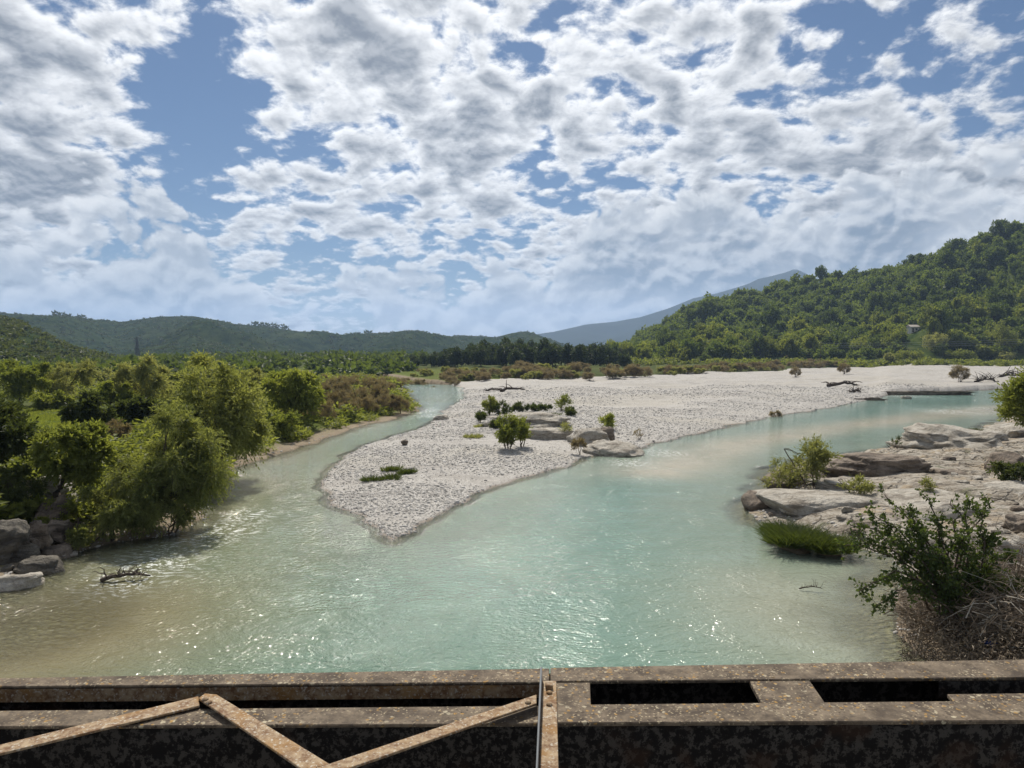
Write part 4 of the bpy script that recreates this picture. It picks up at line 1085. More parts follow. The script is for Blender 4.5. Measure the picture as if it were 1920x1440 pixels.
# ------------------------------------------------------------------ pebbles of the gravel bar
def pebbles(name, n, sampler, seed, label):
    g = np.random.default_rng(seed)
    bm = bmesh.new(); bmesh.ops.create_icosphere(bm, subdivisions=1, radius=1.0)
    iv = np.array([v.co[:] for v in bm.verts]); itf = np.array([[v.index for v in f.verts] for f in bm.faces]); bm.free()
    X, Y, Zz, S = sampler(n, g)
    n = len(X)
    a = g.uniform(0, 6.28, n); sx, sy, sz = S, S * g.uniform(0.6, 0.95, n), S * g.uniform(0.32, 0.62, n)
    tl = g.normal(0, 0.22, n)
    V = iv[None] * (1 + g.normal(0, 0.11, (n, len(iv), 1)))
    V = V * np.stack([sx, sy, sz], -1)[:, None]
    ca, sa = np.cos(a)[:, None], np.sin(a)[:, None]
    zz = V[..., 2] + V[..., 0] * tl[:, None]
    W = np.stack([V[..., 0] * ca - V[..., 1] * sa + X[:, None], V[..., 0] * sa + V[..., 1] * ca + Y[:, None], zz + (Zz + sz * 0.12)[:, None]], -1).reshape(-1, 3)
    F = (itf[None] + (np.arange(n) * len(iv))[:, None, None]).reshape(-1, 3)
    T = np.repeat(g.uniform(0, 1, n), len(iv))
    obj(name, mesh_np(name, W, F, {'tone': T}, smooth=True), MATS['pebble'], kind='stuff', label=label, cat='gravel')
def ground_z(x, y):
    r = np.interp(y, ys, np.arange(NR)); c = np.interp(x / y, us, np.arange(NC))
    i, j = np.minimum(r.astype(int), NR - 2), np.minimum(c.astype(int), NC - 2)
    a, b = r - i, c - j
    return (HH[i, j] * (1 - b) + HH[i, j + 1] * b) * (1 - a) + (HH[i + 1, j] * (1 - b) + HH[i + 1, j + 1] * b) * a
def bar_sampler(n, g):
    m = n * 6
    y = np.exp(g.uniform(math.log(26), math.log(150), m)); x = g.uniform(-0.28, 0.62, m) * y
    d, land, reg = shore(x, y)
    k = land & (reg == 1) & (fbm(x * 0.10, y * 0.22, 4, 88) + g.normal(0, 0.07, m) < 0.60)
    x, y, d = x[k][:n], y[k][:n], d[k][:n]
    s = np.clip(g.lognormal(-3.4, 0.45, len(x)), 0.018, 0.14) * (0.8 + y / 90)
    return x, y, ground_z(x, y), s
pebbles('gravel_pebbles', 52000, bar_sampler, 301, 'pale grey pebbles covering the gravel bar between the channels')
def bank_sampler(n, g):
    m = n * 14
    y = np.exp(g.uniform(math.log(17), math.log(80), m)); x = g.uniform(-0.85, 0.85, m) * y
    d, land, reg = shore(x, y)
    k = land & (reg != 1) & (d < g.exponential(0.9, m)) & (y > 17)
    x, y = x[k][:n], y[k][:n]
    s = np.clip(g.lognormal(-3.1, 0.45, len(x)), 0.025, 0.11) * np.clip(y / 26, 0.55, 1.3)
    return x, y, ground_z(x, y), s
pebbles('shore_pebbles', 3500, bank_sampler, 302, 'small stones strewn along the edges of both banks')

# ------------------------------------------------------------------ plants of the gravel bar and the right bank
def plant(name, label, px, pyb, w, h, mat, seed, z0=0.7, cat='shrub', **kw):
    kw.setdefault('out', 1.7)
    return left_tree(name, label, cat, px, pyb, px - w / 2, px + w / 2, pyb - h, mat, seed, ybot=pyb - h * 0.08, z0=z0, parts=('foliage', 'stem'), **kw)
plant('shrub', 'leafy green shrub standing alone in the middle of the gravel bar', 953, 842, 44, 58, 'leaf_green', 401, nl=14, ntw=420, per=10, L=0.26, W=0.07, droop=-0.2, stems=5, r0=0.04)
plant('shrub', 'smaller leafy shrub touching the right side of the lone shrub', 977, 838, 30, 50, 'leaf_green', 402, nl=9, ntw=200, per=9, L=0.24, W=0.065, droop=-0.2, stems=4, r0=0.035)
plant('shrub', 'upright shrub at the left end of the green strip on the bar', 918, 778, 24, 34, 'leaf_green', 403, nl=8, ntw=200, per=8, L=0.32, W=0.09, droop=-0.3, stems=4, r0=0.04)
plant('shrub', 'upright shrub at the right end of the green strip on the bar', 1052, 770, 30, 28, 'leaf_green', 404, nl=8, ntw=130, per=8, L=0.3, W=0.08, droop=-0.3, stems=5, r0=0.04)
for i, (px, py, w, h, lab) in enumerate([(945, 778, 34, 20, 'low dark bush next to the left upright shrub of the strip'), (972, 774, 28, 15, 'low bush in the middle of the green strip'),
        (1000, 772, 30, 11, 'thin low bush right of the strip middle'), (1070, 780, 28, 14, 'low olive bush trailing off the right end of the strip'), (902, 792, 18, 16, 'little bush below the left end of the strip'),
        (930, 804, 20, 14, 'little bush left of and above the lone shrub'), (1020, 770, 26, 10, 'thin low bush left of the right upright shrub')]):
    plant('low_bush', lab, px, py, w, h, 'leaf_dark' if i % 2 else 'leaf_reed', 410 + i, nl=7, ntw=150, per=7, L=0.28, W=0.1, droop=-0.1, stems=3, r0=0.03)
plant('shrub', 'yellow-green bush on top of the grey rounded rock', 1142, 806, 32, 28, 'leaf_bright', 420, nl=9, ntw=180, per=8, L=0.26, W=0.07, droop=-0.3, stems=4, r0=0.03, z0=1.0)
plant('shrub', 'thin sprouting plant left of the grey rounded rock', 1060, 822, 26, 24, 'leaf_olive', 421, nl=6, ntw=70, per=7, L=0.25, W=0.05, droop=-0.3, stems=4, r0=0.02)
plant('shrub', 'dry brown plant at the left foot of the cream wedge', 1085, 852, 26, 26, 'leaf_tamarisk', 422, nl=7, ntw=110, per=7, L=0.22, W=0.045, droop=-0.2, stems=5, r0=0.02, z0=0.4)
plant('shrub', 'reddish thin sprig on the sand right of the cream wedge', 1197, 824, 14, 22, 'leaf_tamarisk', 423, nl=5, ntw=30, per=6, L=0.2, W=0.04, droop=-0.3, stems=3, r0=0.02, z0=0.5)
plant('shrub', 'small dark plant at the water edge of the far gravel', 1455, 784, 16, 12, 'leaf_tamarisk', 424, nl=5, ntw=80, per=6, L=0.3, W=0.07, stems=3, r0=0.02, z0=0.3)
plant('shrub', 'sparse yellow-green shrub on the rocky point of the right bank', 1530, 912, 76, 84, 'leaf_olive', 430, z0=0.9, nl=16, ntw=330, per=10, L=0.17, W=0.06, droop=-0.1, stems=5, r0=0.03, twigs=200)
plant('shrub', 'dry twiggy shrub left of the sparse yellow-green one', 1476, 918, 78, 58, 'leaf_olive', 431, z0=0.6, nl=14, ntw=260, per=9, L=0.15, W=0.05, droop=0.0, stems=5, r0=0.025, twigs=240)
plant('shrub', 'low green tuft-like bush on the ledge beside the sparse shrub', 1610, 928, 56, 30, 'leaf_olive', 432, z0=0.9, nl=9, ntw=170, per=9, L=0.15, W=0.04, droop=-0.2, stems=4, r0=0.02)
plant('shrub', 'thin weed growing on the ledge by the overhanging rock', 1740, 930, 30, 30, 'leaf_olive', 433, z0=0.9, nl=6, ntw=50, per=8, L=0.14, W=0.04, droop=-0.2, stems=4, r0=0.015)
plant('shrub', 'small dark shrub on the pale slope near the far water', 1832, 822, 26, 16, 'leaf_dark', 434, z0=0.9, nl=6, ntw=90, per=7, L=0.22, W=0.08, stems=3, r0=0.02)
plant('shrub', 'thin sprig behind the dark round stone on the right bank', 1684, 842, 14, 20, 'leaf_dark', 435, z0=0.6, nl=4, ntw=24, per=7, L=0.18, W=0.05, droop=-0.3, stems=3, r0=0.02)
plant('shrub', 'green bush hanging into the picture at the right edge', 1935, 850, 100, 168, 'leaf_green', 436, z0=1.0, nl=20, ntw=1100, per=11, L=0.24, W=0.07, droop=0.0, stems=4, r0=0.06, cat='bush')
plant('shrub', 'dark ivy-like bush on the big brown boulder at the right edge', 1905, 905, 60, 40, 'leaf_dark', 437, z0=1.1, nl=9, ntw=240, per=9, L=0.16, W=0.08, stems=3, r0=0.02)
for px, py, w, lab in ((712, 900, 52, 'long dark grass clump near the tip of the gravel bar'), (735, 882, 24, 'small grass tuft above the long clump on the bar tip'), (762, 888, 16, 'tiny grass tuft right of the long clump'),
                       (886, 820, 30, 'yellowish flat grass patch left of the lone shrub'), (1010, 778, 70, 'bright grass strip on top of the bar ledge'), (905, 800, 20, 'grass tuft under the left upright shrub')):
    x, y, z = spot(px, py, 0.6)
    ww = w / FPX * y
    sp = [(x + (i / 11 - 0.5) * ww + random.gauss(0, ww * 0.06), y + random.gauss(0.3 * (i - 5) / 11 * ww, ww * 0.12), 0, random.uniform(0.8, 1.6)) for i in range(12)]
    sp = [(a, b, Z(a, b), s) for a, b, c, s in sp]
    blades('grass_tuft', sp, 'leaf_reed' if py > 860 or py == 778 else 'leaf_olive', lab, 'grass', L=0.3, W=0.03, n=55, r=max(0.16, ww * 0.08), seed=int(px), lean=0.8)
# rounded sedge hummocks at the mouth of the inlet
for px, py, r, lab in ((1502, 1030, 1.0, 'big rounded green sedge clump standing in the water'), (1560, 1036, 0.75, 'sedge clump right of the big rounded one'), (1478, 1012, 0.6, 'small sedge clump at the edge of the pale slab')):
    x, y = G(px, py, 0.15)
    t = thing('sedge_clump', lab, 'sedge', (x, y + r * 0.4, -0.05))
    me = rock_mesh('hummock', (r * 0.62, r * 0.55, 0.34 * r), 77 + int(px), 'bank_soil', boxy=0.9, sub=3); obj('root_mound', me, parent=t, loc=(0, 0, 0.1))
    g2 = np.random.default_rng(int(px)); sp = []
    for i in range(90):
        a, q = g2.uniform(0, 6.28), math.sqrt(g2.uniform(0, 1)) * r * 0.85
        sp.append((q * math.cos(a), q * math.sin(a), 0.06 + 0.42 * r * math.sqrt(max(0, 1 - (q / r) ** 2)), g2.uniform(0.6, 1.7)))
    blades('blades', sp, 'leaf_reed', None, None, L=0.55, W=0.016, n=60, r=0.13, seed=int(px), parent=t, lean=1.6)

# ---- foreground bush on the right bank, with bare arching stems
def fore_bush():
    g = np.random.default_rng(501)
    bx, by = G(1800, 1150, 0.9)
    bz = Z(bx, by)
    t = thing('leafy_bush', 'dark leafy bush with long bare branches reaching over the inlet', 'bush', (bx, by, bz))
    def P3(px, py, dy):     # a branch end, as far from the camera as the bush plus dy
        yy = by + dy
        return np.array([(px - 960) / FPX * yy - bx, dy, float(zpix(py, yy)) - bz])
    ends = [(1612, 1005, .8, 0), (1575, 1022, 1.0, 0), (1640, 965, .9, 0), (1665, 930, 1.0, 0), (1700, 955, .5, 0), (1618, 1110, -.4, 1), (1650, 1135, -.3, 1), (1675, 1085, 0, 0), (1720, 990, 0, 0), (1760, 975, .4, 0),
            (1790, 935, .8, 0), (1822, 945, .5, 0), (1850, 960, .2, 0), (1885, 935, .6, 0), (1870, 1010, 0, 0), (1815, 1010, -.3, 0), (1770, 1040, -.3, 0), (1735, 1060, .2, 0), (1700, 1050, .4, 0), (1905, 1040, .3, 0),
            (1845, 1080, -.4, 0), (1790, 1095, -.5, 0), (1745, 1110, -.2, 0), (1690, 1020, .7, 0), (1650, 1000, .3, 0), (1600, 985, .9, 0), (1740, 930, .9, 0)]
    paths, LP, LD, LT = [], [], [], []
    for k, (px, py, dy, dr) in enumerate(ends):
        e = P3(px, py, dy)
        s = np.array([g.normal(0, 0.22), g.normal(0, 0.22), 0.05])
        B = bend(s, e, 0.20 if not dr else 0.28, 10, 0.05, g)
        paths.append((B, np.linspace(0.035, 0.010, 10)))
        core = px > 1700 and py > 985
        for q in range(60 if core else (14 if py < 965 else 26)):
            tt = g.uniform(0.30 if core else 0.45, 1.0); i = min(int(tt * 9), 8)
            a = B[i] + (B[i + 1] - B[i]) * (tt * 9 - i)
            dd = (B[i + 1] - B[i]) / np.linalg.norm(B[i + 1] - B[i]) * 0.6 + g.normal(0, 0.7, 3); dd[2] += 0.1 - 0.35 * dr
            ln = g.uniform(0.12, 0.42)
            C = bend(a, a + dd / np.linalg.norm(dd) * ln, 0.05, 4, 0.015, g)
            paths.append((C, np.linspace(0.006, 0.0025, 4)))
            n = g.integers(6, 13)
            tq = g.uniform(0.2, 1.0, n)
            pp = a + (C[-1] - a) * tq[:, None] + g.normal(0, 0.03, (n, 3))
            LP.append(pp); LD.append(dd[None] * 0.3 + g.normal(0, 0.7, (n, 3))); LT.append(g.uniform(0, 1, n) * 0.7 + 0.3 * g.random())
    v, f = tubes(paths, 5)
    obj('branches', mesh_np('branches', v, f, smooth=True), MATS['bark'], parent=t)
    P, D, T = np.concatenate(LP), np.concatenate(LD), np.concatenate(LT)
    V, F, TT = leaves(P, D, 0.095 * g.uniform(0.6, 1.4, len(P)), 0.068 * g.uniform(0.7, 1.3, len(P)), g, T)
    obj('leaves', mesh_np('leaves', V, F, {'tone': TT}), MATS['leaf_shade'], parent=t)
    # dead stems and flood wrack heaped round its foot
    w = thing('brush_heap', 'tangled heap of dry brown brush at the lower right bank', 'brush', (bx, by, bz))
    tw, bl, tones = [], [], []
    for i in range(5600):
        px, py = g.uniform(1690, 1990), g.uniform(1085, 1245)
        if py < 1070 + max(0, (1760 - px)) * 0.9: continue
        if py > 1175 + (px - 1690) * 0.35: continue
        a0 = spot(px, py, 1.0)
        p0 = np.array(a0) - np.array([bx, by, bz]) + np.array([0, 0, abs(g.normal(0, 0.5)) * (1.0 if px > 1740 else 0.6) + 0.35 * math.exp(-((px - 1830) / 70) ** 2)])
        d = g.normal(0, 1, 3); d[2] *= 0.45; d /= np.linalg.norm(d)
        ln = g.uniform(0.3, 1.5)
        (tw if i % 6 else bl).append((bend(p0 - d * ln / 2, p0 + d * ln / 2, g.uniform(-0.05, 0.25), 5, 0.03, g), np.linspace(1, 0.45, 5) * g.uniform(0.004, 0.016)))
    v, f = tubes(tw, 4)
    tn = np.repeat(g.uniform(0, 1, len(tw)), 20)
    obj('twigs', mesh_np('twigs', v, f, {'tone': tn}), MATS['dry_twig'], parent=w, kind='stuff')
    v, f = tubes(bl, 4)
    obj('bleached_twigs', mesh_np('bleached_twigs', v, f), MATS['bleached_wood'], parent=w, kind='stuff')
    n = 16000
    px, py = g.uniform(1690, 1990, n), g.uniform(1090, 1240, n)
    k = (py > 1090 + np.maximum(0, 1750 - px) * 0.7) & (py < 1170 + (px - 1690) * 0.35)
    gx, gy = [], []
    PP = []
    for a, b in zip(px[k], py[k]):
        x, y = G(a, b, 1.1); PP.append((x - bx, y - by, Z(x, y) - bz + abs(g.normal(0, 0.42))))
    PP = np.array(PP); DDv = g.normal(0, 1, PP.shape)
    V, F, TT = leaves(PP, DDv, 0.10 * g.uniform(0.5, 1.5, len(PP)), 0.03, g, g.uniform(0, 1, len(PP)))
    obj('dead_leaves', mesh_np('dead_leaves', V, F, {'tone': TT}), MATS['dry_twig'], parent=w, kind='stuff')
fore_bush()
plant('shrub', 'weedy green growth rising out of the dry brush heap', 1880, 1170, 130, 110, 'leaf_reed', 440, z0=1.1, nl=14, ntw=260, per=9, L=0.12, W=0.04, droop=0.1, stems=6, r0=0.012, twigs=200)

# ------------------------------------------------------------------ driftwood, litter
def driftwood(label, px, py, length, n, seed, z0=0.8, mat='driftwood', rot=None, up=0.25, th=0.06):
    g = np.random.default_rng(seed)
    x, y, z = spot(px, py, z0) if z0 > 0 else (*G(px, py, 0.0), 0.0)
    t = thing('driftwood', label, 'driftwood', (x, y, z))
    a0 = g.uniform(-0.4, 0.4) if rot is None else rot
    main = bend((-length / 2 * math.cos(a0), -length / 2 * math.sin(a0), 0.05), (length / 2 * math.cos(a0), length / 2 * math.sin(a0), 0.1), 0.08, 9, 0.05 * length / 3, g)
    v, f = tubes([(main, np.linspace(th * 1.5, th * 0.6, 9))], 7)
    obj('log', mesh_np('log', v, f, smooth=True), MATS[mat], parent=t)
    ps = []
    for i in range(n):
        s = main[g.integers(1, 8)]
        d = g.normal(0, 1, 3); d[2] = abs(d[2]) * up; d /= np.linalg.norm(d)
        ps.append((bend(s, s + d * length * g.uniform(0.15, 0.5), 0.12, 5, 0.03, g), np.linspace(th * 0.5, th * 0.12, 5)))
    v, f = tubes(ps, 5)
    obj('branches', mesh_np('branches', v, f, smooth=True), MATS[mat], parent=t)
driftwood('dark driftwood snag breaking the surface in the left shallows', 236, 1088, 1.5, 26, 601, 0.0, up=0.3, th=0.05)
driftwood('thin broken branch sticking out of the calm water on the right', 1520, 1108, 0.7, 9, 602, 0.0, up=1.0, th=0.016)
driftwood('dark driftwood log stranded on the far right gravel', 1582, 724, 7.0, 14, 603, 1.2, rot=0.0, th=0.28)
driftwood('dark root clump beside the stranded log on the far gravel', 1604, 736, 3.2, 26, 604, 1.0, rot=0.5, up=0.8, th=0.16)
driftwood('heap of dark driftwood near the lone tamarisk on the gravel', 1850, 716, 6.0, 46, 605, 1.5, rot=0.1, up=0.7, th=0.16)
driftwood('dark driftwood line at the far right of the gravel', 1900, 706, 9.0, 40, 606, 1.5, rot=0.1, up=0.5, th=0.2)
driftwood('flat dark log lying on the gravel behind the green strip', 962, 733, 5.0, 8, 607, 1.0, rot=0.15, th=0.2)
driftwood('short dark branch on the gravel left of the flat log', 925, 733, 3.0, 8, 608, 1.0, rot=0.1, th=0.15)
driftwood('pale bleached branch lying by the lower right shore', 1880, 1222, 1.1, 8, 609, 1.2, mat='bleached_wood', rot=0.3, th=0.03)
def scrap(name, label, cat, px, py, size, mat, seed, z0=1.2):
    x, y, z = spot(px, py, z0)
    me = rock_mesh(name, size, seed, mat, boxy=0.6, rough=0.4, sub=3)
    obj(name, me, label=label, cat=cat, loc=(x, y, z + size[2] * 0.6 + 0.25))
scrap('plastic_bag', 'crumpled blue plastic scrap in the brush at the lower right', 'litter', 1858, 1228, (0.13, 0.1, 0.07), 'blue_plastic', 5)
scrap('plastic_bag', 'torn white plastic caught in the dry brush', 'litter', 1866, 1168, (0.06, 0.05, 0.2), 'white_plastic', 6)

# ------------------------------------------------------------------ house, pylons and wires
def prism(pts, z0, z1):
    n = len(pts)
    V = [(x, y, z0) for x, y in pts] + [(x, y, z1) for x, y in pts]
    bm = bmesh.new(); vs_ = [bm.verts.new(v) for v in V]
    bm.faces.new(vs_[:n][::-1]); bm.faces.new(vs_[n:])
    for i in range(n): bm.faces.new((vs_[i], vs_[(i + 1) % n], vs_[n + (i + 1) % n], vs_[n + i]))
    bmesh.ops.recalc_face_normals(bm, faces=bm.faces)
    return bm
def bm_obj(name, bm, mat, parent=None, bevel=0.0, **kw):
    if bevel: bmesh.ops.bevel(bm, geom=bm.edges[:], offset=bevel, segments=1, affect='EDGES')
    me = bpy.data.meshes.new(name); bm.to_mesh(me); bm.free()
    return obj(name, me, MATS[mat], parent=parent, **kw)
def box(x0, x1, y0, y1, z0, z1): return prism([(x0, y0), (x1, y0), (x1, y1), (x0, y1)], z0, z1)
def house():
    x, y, zb = HOUSE
    k = y / 392.0
    t = thing('house', 'small white house half hidden by trees on the right hillside', 'house', (x, y, zb - 0.2))
    t.scale = (k * 1.1, k * 1.1, k * 1.1)
    bm_obj('wall', box(-2.1, 2.1, 0, 4, -4, 2.6), 'whitewash', t)
    bm = bmesh.new()
    v = [bm.verts.new(p) for p in ((-2.5, -0.4, 2.6), (2.5, -0.4, 2.6), (2.5, 4.4, 2.6), (-2.5, 4.4, 2.6), (-2.5, 2, 3.7), (2.5, 2, 3.7))]
    for q in ((0, 1, 5, 4), (2, 3, 4, 5), (0, 4, 3), (1, 2, 5), (3, 2, 1, 0)): bm.faces.new([v[i] for i in q])
    bm_obj('roof', bm, 'roof_tile', t)
    bm_obj('window', box(0.2, 1.2, -0.06, 0.05, 0.9, 1.9), 'dark_glass', t)
    bm_obj('door', box(-1.4, -0.5, -0.06, 0.05, 0.0, 1.9), 'driftwood', t)
house()
def pylon(label, px, ybase, ytop, y):
    u = (px - 960) / FPX
    z = float(zpix(ybase, y)); H = float(zpix(ytop, y)) - z
    t = thing('electricity_pylon', label, 'pylon', (u * y, y, z))
    b = H * 0.085
    legs, br = [], []
    for sx in (-1, 1):
        for sy in (-1, 1): legs.append((np.array([[sx * b, sy * b, -8], [sx * b, sy * b, 0], [sx * b * 0.3, sy * b * 0.3, H * 0.72], [0, 0, H]]), np.array([0.34, 0.34, 0.28, 0.2])))
    def w(zz): return b * (1 - 0.7 * zz / (H * 0.72)) if zz < H * 0.72 else b * 0.3 * (H - zz) / (H * 0.28)
    zs = np.linspace(0, H * 0.92, 9)
    for a, c in zip(zs[:-1], zs[1:]):
        for k, sg in ((0, 1), (0, -1), (1, 1), (1, -1)):
            wa, wc = w(a), w(c)
            P = np.array([[-wa, sg * wa, a], [wc, sg * wc, c]]) if k == 0 else np.array([[sg * wa, -wa, a], [sg * wc, wc, c]])
            br.append((P, np.array([0.13, 0.13])))
            P2 = P.copy(); P2[:, 1 - 1 if k == 0 else 1] *= -1; br.append((P2, np.array([0.13, 0.13])))
    for L in legs:
        v, f = tubes([L], 4); obj('leg', mesh_np('leg', v, f), MATS['galvanised'], parent=t)
    v, f = tubes(br, 4); obj('bracing', mesh_np('bracing', v, f), MATS['galvanised'], parent=t)
    for zz, ww in ((0.62, 0.17), (0.76, 0.15), (0.88, 0.12)):
        v, f = tubes([(np.array([[-H * ww, 0, H * zz], [H * ww, 0, H * zz]]), np.array([0.11, 0.11])), (np.array([[-H * ww, 0, H * zz], [0, 0, H * (zz + 0.06)]]), np.array([0.08, 0.08])),
                      (np.array([[H * ww, 0, H * zz], [0, 0, H * (zz + 0.06)]]), np.array([0.08, 0.08]))], 4)
        obj('cross_arm', mesh_np('cross_arm', v, f), MATS['galvanised'], parent=t)
pylon('tall dark lattice pylon in front of the left hills', 258, 676, 630, 520.0)
pylon('smaller distant lattice pylon right of the bright round tree', 580, 696, 664, 640.0)
for k in range(3):
    y = 326.0
    a = np.array([(1540 - 960) / FPX * y, y + k * 0.8, float(zpix(644 + k * 4, y))]); b = np.array([(2060 - 960) / FPX * y, y + k * 0.8, float(zpix(628 + k * 4, y))])
    v, f = tubes([(bend(a, b, -0.008, 14), np.full(14, 0.028))], 4)
    obj('power_line', mesh_np('power_line', v, f), MATS['wire'], label=['top', 'middle', 'lowest'][k] + ' of three thin wires strung past the foot of the right hill', cat='wire', group='wires below the hill')
for px, lab in ((1540, 'slim pole carrying the left end of the wires, among the trees'), (2060, 'slim pole carrying the wires beyond the right edge')):
    x, y = (px - 960) / FPX * 326.0, 327.0
    v, f = tubes([(np.array([[0, 0, -0.5], [0, 0, 13.0]]), np.array([0.16, 0.11]))], 8)
    t = thing('utility_pole', lab, 'pole', (x, y, Z(x, y)))
    top = float(zpix(640 if px == 1540 else 624, 326.0)) - Z(x, y)
    v[:, 2] *= top / 13.0
    obj('pole', mesh_np('pole', v, f, smooth=True), MATS['driftwood'], parent=t)
    bm_obj('cross_arm', box(-0.06, 0.06, -1.2, 1.9, top - 0.5, top - 0.35), 'bleached_wood', t)

# ------------------------------------------------------------------ the old steel bridge the camera stands on
ZB = 6.0
def B(px, py, z=ZB): return G(px, py, z)
bridge = thing('steel_bridge', 'old lichen-covered steel girder of the bridge across the foreground', 'bridge', (0, 3.0, ZB))
def bpart(name, pts, z0, z1, mat, bevel=0.004, z=ZB, label=None):
    o = bm_obj(name, prism([B(a, b, z) for a, b in pts], z0, z1), mat, bevel=bevel)
    me = o.data
    for v in me.vertices: v.co -= Vector((0, 3.0, ZB))
    o.parent = bridge
    if label: o['label'] = label
    return o
XL, XR = -700, 2700
def ln(p, q, x): return p[1] + (q[1] - p[1]) * (x - p[0]) / (q[0] - p[0])
fo = lambda x: ln((0, 1271), (1920, 1237), x)          # outer edge of the outer flange
fi = lambda x: ln((0, 1287), (1920, 1271), x)          # its inner edge
ni = lambda x: ln((0, 1332), (1920, 1314), x)          # near flange, far edge
nn = lambda x: ln((0, 1362), (1920, 1352), x)          # near flange, near edge
T = 0.014
bpart('outer_flange', [(XL, fo(XL)), (1030, fo(1030)), (1030, fi(1030)), (XL, fi(XL))], ZB - T, ZB, 'lichen_steel')
bpart('outer_flange', [(1032, fo(1032)), (XR, fo(XR)), (XR, fi(XR)), (1032, fi(1032))], ZB - T, ZB + 0.003, 'lichen_steel')
bpart('flange_lip', [(XL, fi(XL) - 2.5), (1030, fi(1030) - 2.5), (1030, fi(1030) - 0.4), (XL, fi(XL) - 0.4)], ZB - 0.075, ZB - T - 0.001, 'rusty_bar', bevel=0.0, label='dark rusty lip hanging from the outer flange')
bpart('near_flange', [(XL, ni(XL)), (1010, ni(1010)), (1010, nn(1010)), (XL, nn(XL))], ZB - T, ZB, 'lichen_steel')
bpart('near_flange', [(1012, ni(1012)), (XR, ni(XR)), (XR, nn(XR)), (1012, nn(1012))], ZB - T, ZB + 0.003, 'lichen_steel')
bpart('outer_web', [(XL, fo(XL) + 4), (XR, fo(XR) + 4), (XR, fo(XR) + 7), (XL, fo(XL) + 7)], ZB - 1.0, ZB - T - 0.001, 'shaded_flaking_paint', bevel=0.0)
bpart('near_web', [(XL, nn(XL) - 9), (XR, nn(XR) - 9), (XR, nn(XR) - 5), (XL, nn(XL) - 5)], ZB - 1.0, ZB - T - 0.001, 'shaded_flaking_paint', bevel=0.0, label='near web plate with flaking paint, blackened to deepen its shade')
bpart('bottom_plate', [(XL, fo(XL)), (XR, fo(XR)), (XR, nn(XR)), (XL, nn(XL))], ZB - 1.02, ZB - 1.001, 'shaded_flaking_paint', bevel=0.0)  # unseen, added to close the girder below so its inside stays dark
for pts in ([(1036, fi(1036)), (1106, fi(1106)), (1108, ni(1108)), (1040, ni(1040))], [(1405, fi(1405)), (1517, fi(1517)), (1549, ni(1549)), (1430, ni(1430))]):
    pts = [(pts[0][0], pts[0][1] - 1.5), (pts[1][0], pts[1][1] - 1.5), (pts[2][0], pts[2][1] + 1.5), (pts[3][0], pts[3][1] + 1.5)]
    bpart('batten_plate', pts, ZB - T - 0.012, ZB - T + 0.010, 'lichen_steel', bevel=0.002)
bpart('batten_plate', [(1776, fi(1776) + 27), (XR, fi(XR) + 25), (XR, ni(XR) + 2), (1792, ni(1792) + 2)], ZB - 0.022, ZB - 0.005, 'lichen_steel', bevel=0.002)
bpart('flange_lip', [(1760, fi(1760) - 1), (XR, fi(XR) - 1), (XR, fi(XR) + 1), (1760, fi(1760) + 1)], ZB - 0.09, ZB - T - 0.001, 'shaded_flaking_paint', bevel=0.0)
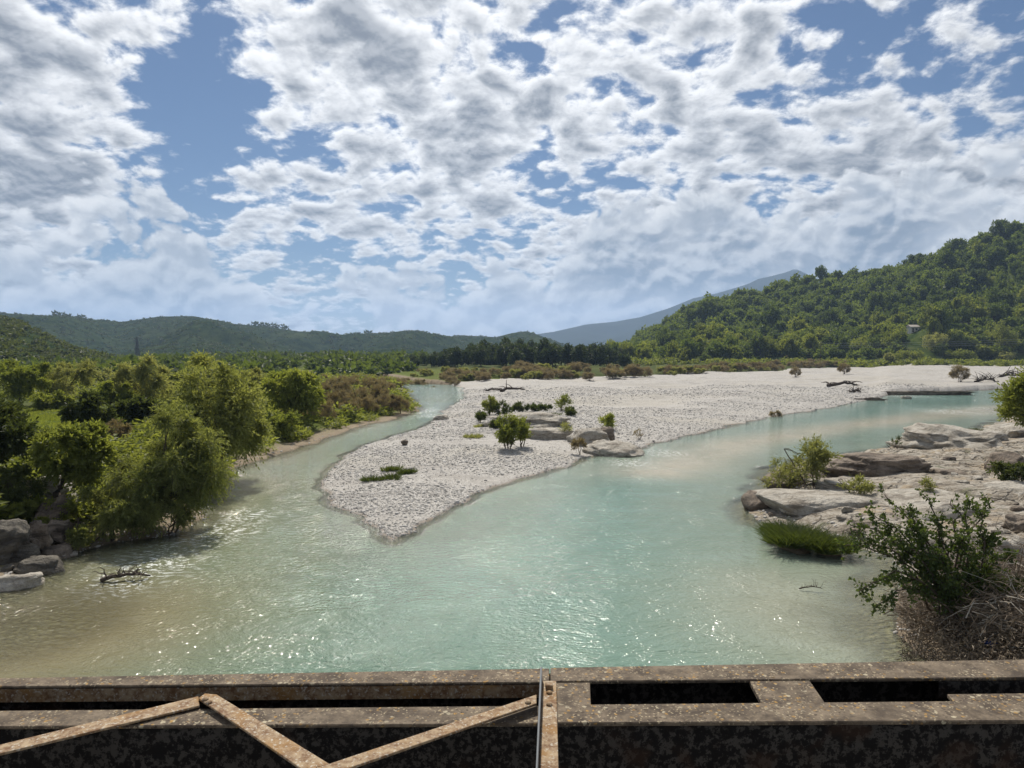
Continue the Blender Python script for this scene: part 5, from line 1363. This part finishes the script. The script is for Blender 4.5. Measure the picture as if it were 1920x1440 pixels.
# lacing bars and cross strut, all lying level between girder and deck
zl = ZB + 0.006
bpart('lacing_bar', [(372, 1309), (374, 1327), (-200, 1466), (-200, 1450)], zl, zl + 0.010, 'rusty_bar', 0.002, z=zl, label='pale lacing bar running down to the left')
bpart('lacing_bar', [(372, 1313), (384, 1304), (407, 1306), (720, 1500), (650, 1505), (556, 1440)], zl + 0.011, zl + 0.021, 'rusty_bar', 0.002, z=zl + 0.011, label='middle lacing bar running down to the right')
bpart('lacing_bar', [(560, 1456), (1006, 1306), (1006, 1323), (600, 1464)], zl + 0.022, zl + 0.032, 'rusty_bar', 0.002, z=zl + 0.022, label='yellow-lichened lacing bar rising to the strut')
bpart('cross_strut', [(1017, 1281), (1043, 1281), (1050, 1560), (1007, 1560)], zl + 0.001, zl + 0.013, 'rusty_bar', 0.002, z=zl + 0.001, label='rusty cross strut coming towards the deck')
x0, y0 = B(1013, 1281); x1, y1 = B(1001, 1560)
bm = prism([(x0, y0), (x0 + 0.009, y0), (x1 + 0.007, y1), (x1, y1)], zl + 0.014, zl + 0.072)
o = bm_obj('strut_rib', bm, 'galvanised', bevel=0.002)
for v in o.data.vertices: v.co -= Vector((0, 3.0, ZB))
o.parent = bridge; o['label'] = 'thin upright rib along the cross strut'
def rivet(px, py, r=0.014, zz=ZB):
    x, y = B(px, py, zz)
    bm = bmesh.new(); bmesh.ops.create_uvsphere(bm, u_segments=10, v_segments=6, radius=r)
    for v in bm.verts: v.co.z = max(v.co.z, -0.002) * 0.7
    bm_obj('rivet', bm, 'rusty_bar', bridge, loc=(x, y - 3.0, zz - ZB + 0.002))
for px, py in ((1030, 1300), (1030, 1322), (385, 1312), (392, 1318), (990, 1318), (600, 1440)): rivet(px, py, zz=zl + 0.032 if px == 990 else zl + 0.021 if px < 700 else zl + 0.013)
bpart('bolt', [(1022, 1287), (1036, 1287), (1037, 1294), (1023, 1294)], zl + 0.013, zl + 0.034, 'rusty_bar', 0.003, z=zl + 0.013)
o = bm_obj('deck_slab', box(-9, 9, -10, -0.62, -0.9, -0.02), 'concrete', bridge)  # unseen deck underfoot, added to keep sky light off the near web

# ------------------------------------------------------------------ air
def haze():
    bm = box(-7000, 7000, -60, 10200, -12, 640)
    o = bm_obj('haze', bm, 'wire', kind='stuff')
    def fn(N, out):
        v = N.new('ShaderNodeVolumePrincipled')
        v.inputs['Color'].default_value = (0.46, 0.64, 0.95, 1); v.inputs['Density'].default_value = HAZE
        v.inputs['Anisotropy'].default_value = 0.25
        N.t.links.new(v.outputs[0], out.inputs['Volume'])
    o.data.materials.clear(); o.data.materials.append(material('haze', fn))
    o['label'] = 'thin blue summer haze filling the valley'; o['category'] = 'haze'
HAZE = 1.15e-4
haze()
